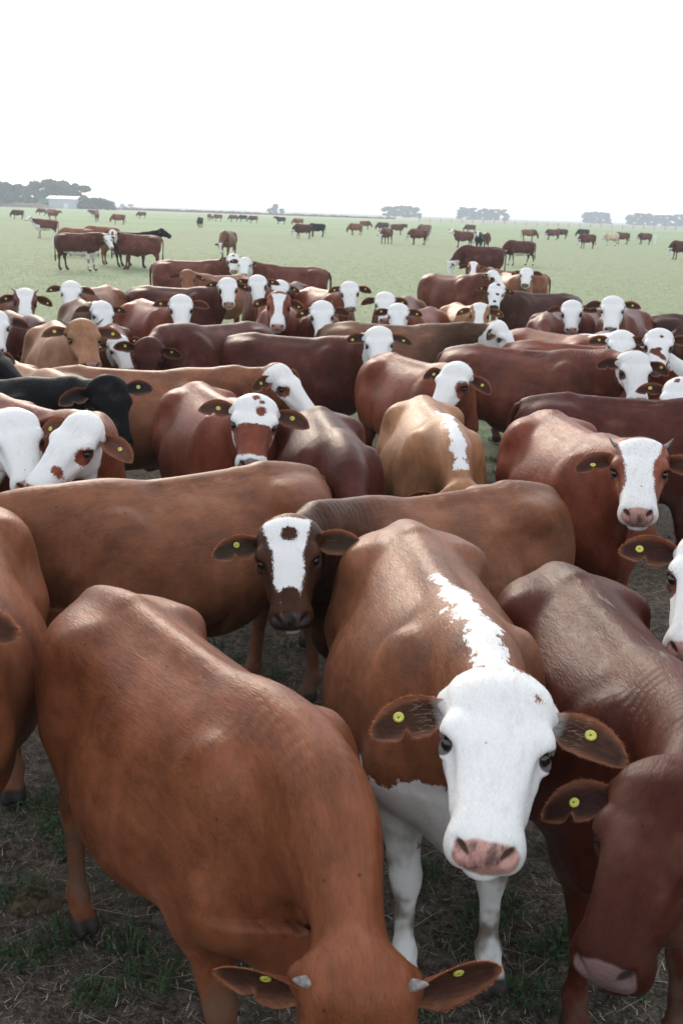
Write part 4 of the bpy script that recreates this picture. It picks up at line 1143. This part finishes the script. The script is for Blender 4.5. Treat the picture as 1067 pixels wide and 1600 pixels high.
cow('red cow standing clear of the herd, face turned right with eye patch', 'poll', 772, 425, 40, 1.0, 'chest', hpx=772, np=2, fp=2, off=46, mark=bd(eye=.045, depth=.10), legs=(0, 0, 0, 0))
cow('brown cow facing left with glowing ear rims behind the clear-standing one', 'hip', 833, 424, -84, 1.0, 'brown', hpx=735, np=6, fp=4, off=4, mark=bz(w=.05, eye=.0))
cow('light brown cow with white face looking straight on, upper right', 'poll', 823, 421, 10, 1.0, 'brown', np=4, fp=4, mark=bd(depth=.10, eye=.025, nose='grey'))
# --- middle left
cow('horned white-faced cow with red cheeks at the far left', 'poll', 40, 456, 42, 1.0, 'chest', np=4, fp=2, horn=.07, mark=bz(w=.065, mw=.03))
cow('cow with white face half cut by the left edge, tag in ear', 'poll', -9, 491, 55, 1.0, 'darkred', np=2, fp=2, mark=FULL)
cow('dark red cow behind the tan horned one, head hidden', 'hip', 14, 485, 32, .98, 'darkred', hpx=100, np=-40, fp=-30, off=10)
cow('brown cow with bright white head and glowing ears, upper left', 'poll', 111, 444, -8, 1.0, 'brown', np=0, fp=2, mark=fm(cheek=.9, earwhite=False))
cow('dark brown cow with white forehead and crest behind the tan horned cow', 'hip', 125, 467, 22, .96, 'dun', hpx=160, np=-6, fp=-4, off=14, mark=fm(crest=(.7, 1.2, .06), earwhite=False, neckdark=.4))
cow('small cow with lowered white head just right of the tan horned cow', 'poll', 186, 530, 10, .86, 'chest', np=-16, fp=-8, off=22, mark=fm(earwhite=False))
cow('red cow with white face, dark eye patches, left of centre', 'poll', 283, 466, 30, 1.0, 'red', np=4, fp=0, mark=bd(eye=.028, depth=.09, nose='mauve'))
cow('long dark cow with pink-nosed white face and two eye patches', 'hip', 232, 446, 66, 1.0, 'darkred', hpx=362, np=8, fp=2, mark=bd(eye=.038, depth=.10))
cow('plain brown cow with round glowing ears facing the camera', 'poll', 293, 425, -34, 1.0, 'brown', np=-2, fp=2, mark=dict(nose='mauve'))
cow('dark broadside cow with hanging tail at the back of the herd', 'hip', 264, 406, 84, 1.02, 'chest', hpx=362, np=6, fp=4, mark=bd(eye=.035, depth=.10, spots=[(.06, 0, .03)]))
cow('red-brown cow broadside facing left at the herd back, white poll', 'hip', 488, 417, -84, 1.0, 'chest', hpx=398, np=4, fp=2, mark=FULL)
cow('cow with long white face and brown eye patches left of centre', 'poll', 402, 434, -4, 1.02, 'chest', np=6, fp=0, mark=bd(eye=.042, depth=.11, nose='grey'))
cow('cow whose white forehead shows behind the red-topped head', 'poll', 438, 442, -8, 1.0, 'darkred', np=-5, fp=0, mark=fm(earwhite=False))
cow('red cow with tall white blaze and round ears, centre left', 'poll', 436, 461, 3, 1.03, 'red', np=8, fp=0, mark=bz(w=.045, mw=.04, top=-.03), ear=(-12, 0, 0))
cow('red cow with white face and grey muzzle, dark ears, centre', 'poll', 503, 476, 4, 1.0, 'chest', np=4, fp=-2, mark=bd(depth=.10, nose='mauve', eye=.025), horn=.03)
cow('red cow with white face and long eye patches at herd back, centre', 'poll', 546, 444, 26, 1.0, 'red', np=6, fp=-2, mark=bd(eye=.036, depth=.10, nose='mauve'))
cow('white-headed cow half hidden behind another white face, centre', 'poll', 601, 461, -16, 1.0, 'chest', np=0, fp=2, mark=fm(earwhite=False))
cow('white-faced red cow with pale round ears, right of centre', 'poll', 622, 479, -22, .96, 'red', np=0, fp=2, mark=fm(earwhite=False, cheek=1.2))
# --- group standing on the grass at left
GL = 'small group standing together on the left grass'
cow('dark red cow at the left of the grass group, tail hanging', 'feet', 124, 423, 82, 1.06, 'darkred', hpx=170, np=-22, fp=-14, off=34, lod=2, tags=0, mark=bd(depth=.14, spots=[(.2, .05, .04)], brisket=.62, belly=.04), group=GL)
cow('red cow facing left in the grass group, blotched forehead', 'feet', 219, 422, -78, 1.04, 'chest', hpx=182, np=2, fp=2, lod=2, tags=0, mark=fm(spots=[(.14, 0, .05), (.25, 0, .06)]), group=GL)
cow('black cow looking right behind the red one of the grass group', 'feet', 209, 418, 78, 1.08, 'black', hpx=250, np=6, fp=12, off=78, mark=dict(nose='dark'), group=GL)
cow('red-brown cow hidden in the middle of the grass group', 'feet', 176, 414, 86, 1.02, 'brown', hpx=210, np=-20, fp=-10, off=70, group=GL, fx=-.3)
cow('tan grazing cow behind the grass group, left of its twin', 'feet', 122, 400, -88, 1.0, 'brown', np=-64, fp=-48, off=-70, mark=FULL, group=GL)
cow('tan cow behind the grass group, right of its twin', 'feet', 160, 397, -88, 1.05, 'brown', np=-64, fp=-48, off=-70, mark=FULL, group=GL)
cow('dark red cow with white front and legs looking left', 'feet', 73, 372, -80, 1.0, 'chest', np=8, fp=12, off=-50, mark=fm(brisket=.9, legs=.42, belly=.05, crest=(.5, 1.2, .07)))
# --- grazing on the grass
def graze(label, px, py, hd, coat, **k):
    d = dict(np=-64, fp=-48, fyaw=hd * .9); d.update(k)
    cow(label, 'feet', px, py, hd, d.pop('s', 1.0), coat, **d)
WF = fm()
graze('dark cow grazing left just behind the herd, white face down', 748, 445, -84, 'darkred', s=1.08, lod=2, tags=0, mark=WF)
graze('dark red cow grazing left with white face, nearest on the right grass', 810, 415, -80, 'darkred', lod=2, tags=0, mark=fm(legs=.18, belly=.03), legs=(R(12), R(-14), R(8), R(-6)))
graze('cow grazing towards the camera alone behind the herd, left of centre', 356, 404, -12, 'dun', s=1.05, mark=bz())
graze('dark cow grazing leftmost below the far barn bank', 29, 342.5, -80, 'darkred')
graze('small dark cow grazing left of the pair below the barn', 66, 336.5, -80, 'chest')
graze('horned cow of the pair below the barn, head raised right', 84, 343, 80, 'red', np=-10, fp=0, horn=.12)
graze('cow hidden behind the horned one below the barn', 82, 338, -85, 'chest')
graze('cow facing the camera right of the barn, in front of another', 152, 346, 5, 'red', np=-40, fp=-20)
graze('cow standing behind the camera-facing one right of the barn', 148, 339, -75, 'chest', np=-20)
graze('red cow grazing left, alone below the bushes right of the barn', 186, 351, -78, 'red')
graze('lone small cow grazing far off right of the bushes', 222, 341.5, -80, 'chest')
graze('black cow grazing towards the camera, far centre left', 313, 356, -6, 'black')
graze('small cow seen from behind, leftmost of the far centre line', 328, 344, 165, 'chest')
graze('small red cow grazing second in the far centre line', 341, 345.5, -70, 'red')
graze('dark red cow in the middle of the far centre line', 365, 346.5, -80, 'chest')
graze('black cow grazing within the far centre line', 380, 346.5, -70, 'black')
graze('dark brown cow at the right end of the far centre line', 396, 348.5, -85, 'darkred')
graze('black cow with raised head facing left, far centre', 439, 350.5, -80, 'black', np=0, fp=5)
graze('small tan cow grazing far off beside the black one', 466, 354, -80, 'brown')
graze('red white-faced cow grazing in front of a black cow, centre', 473, 373, -78, 'darkred', mark=fm(legs=.12))
graze('black cow partly hidden behind the red grazing cow, centre', 495, 370, -82, 'black')
graze('light red cow grazing left, right of the centre pair', 555, 367.5, -66, 'brown')
graze('small cow behind the light red grazing one', 570, 358.5, 82, 'chest')
graze('dark cow grazing behind the white-nosed one, right of centre', 598, 362.5, -82, 'darkbrown')
graze('red cow grazing towards the camera with white nose, right of centre', 603, 381, -32, 'chest', mark=WF)
graze('red cow with head up, right of the white-nosed grazing cow', 620, 367, 80, 'chest', np=-15)
graze('dark red cow grazing left with white face, right of centre', 653, 382.5, -78, 'chest', mark=WF)
graze('pale brown cow hidden behind the left-grazing white-faced one', 663, 367, -80, 'brown')
graze('small dark cow farthest back behind the group of three', 734, 364.5, -85, 'chest')
graze('red cow of the group of three, white face raised left', 723, 387, -74, 'chest', np=4, fp=4, off=0, fyaw=-30, mark=WF)
graze('black white-faced cow in the middle of the group of three', 747, 391.5, -12, 'black', np=0, fp=2, mark=bz(w=.07))
graze('brown cow seen from behind, right in the group of three', 759, 388.5, 172, 'chest')
graze('brown cow grazing right with dark head, upper right', 825, 376.5, 80, 'brown', mark=dict(neckdark=.6, facedark=.6))
graze('small dark cow grazing left in the pair at upper right', 862, 375, -80, 'chest', mark=WF)
graze('small dark cow at the right of the upper right pair', 876, 373.5, -84, 'darkred')
graze('black cow grazing behind a red one at far right', 910, 373, -84, 'black')
graze('red cow grazing left in front of the black one, far right', 916, 388.5, -72, 'chest', mark=WF)
graze('pale cream and white cow grazing at far right', 953, 383.7, -80, 'pale', mark=fm(legs=.4))
graze('dark red cow close behind the pale cream one', 971, 381.5, -82, 'chest')
graze('dark cow grazing left near the white marker post', 1006, 382, -78, 'chest', mark=WF)
graze('dark red cow grazing at the right picture edge', 1062, 406, -76, 'darkred', mark=WF)
make_haze()
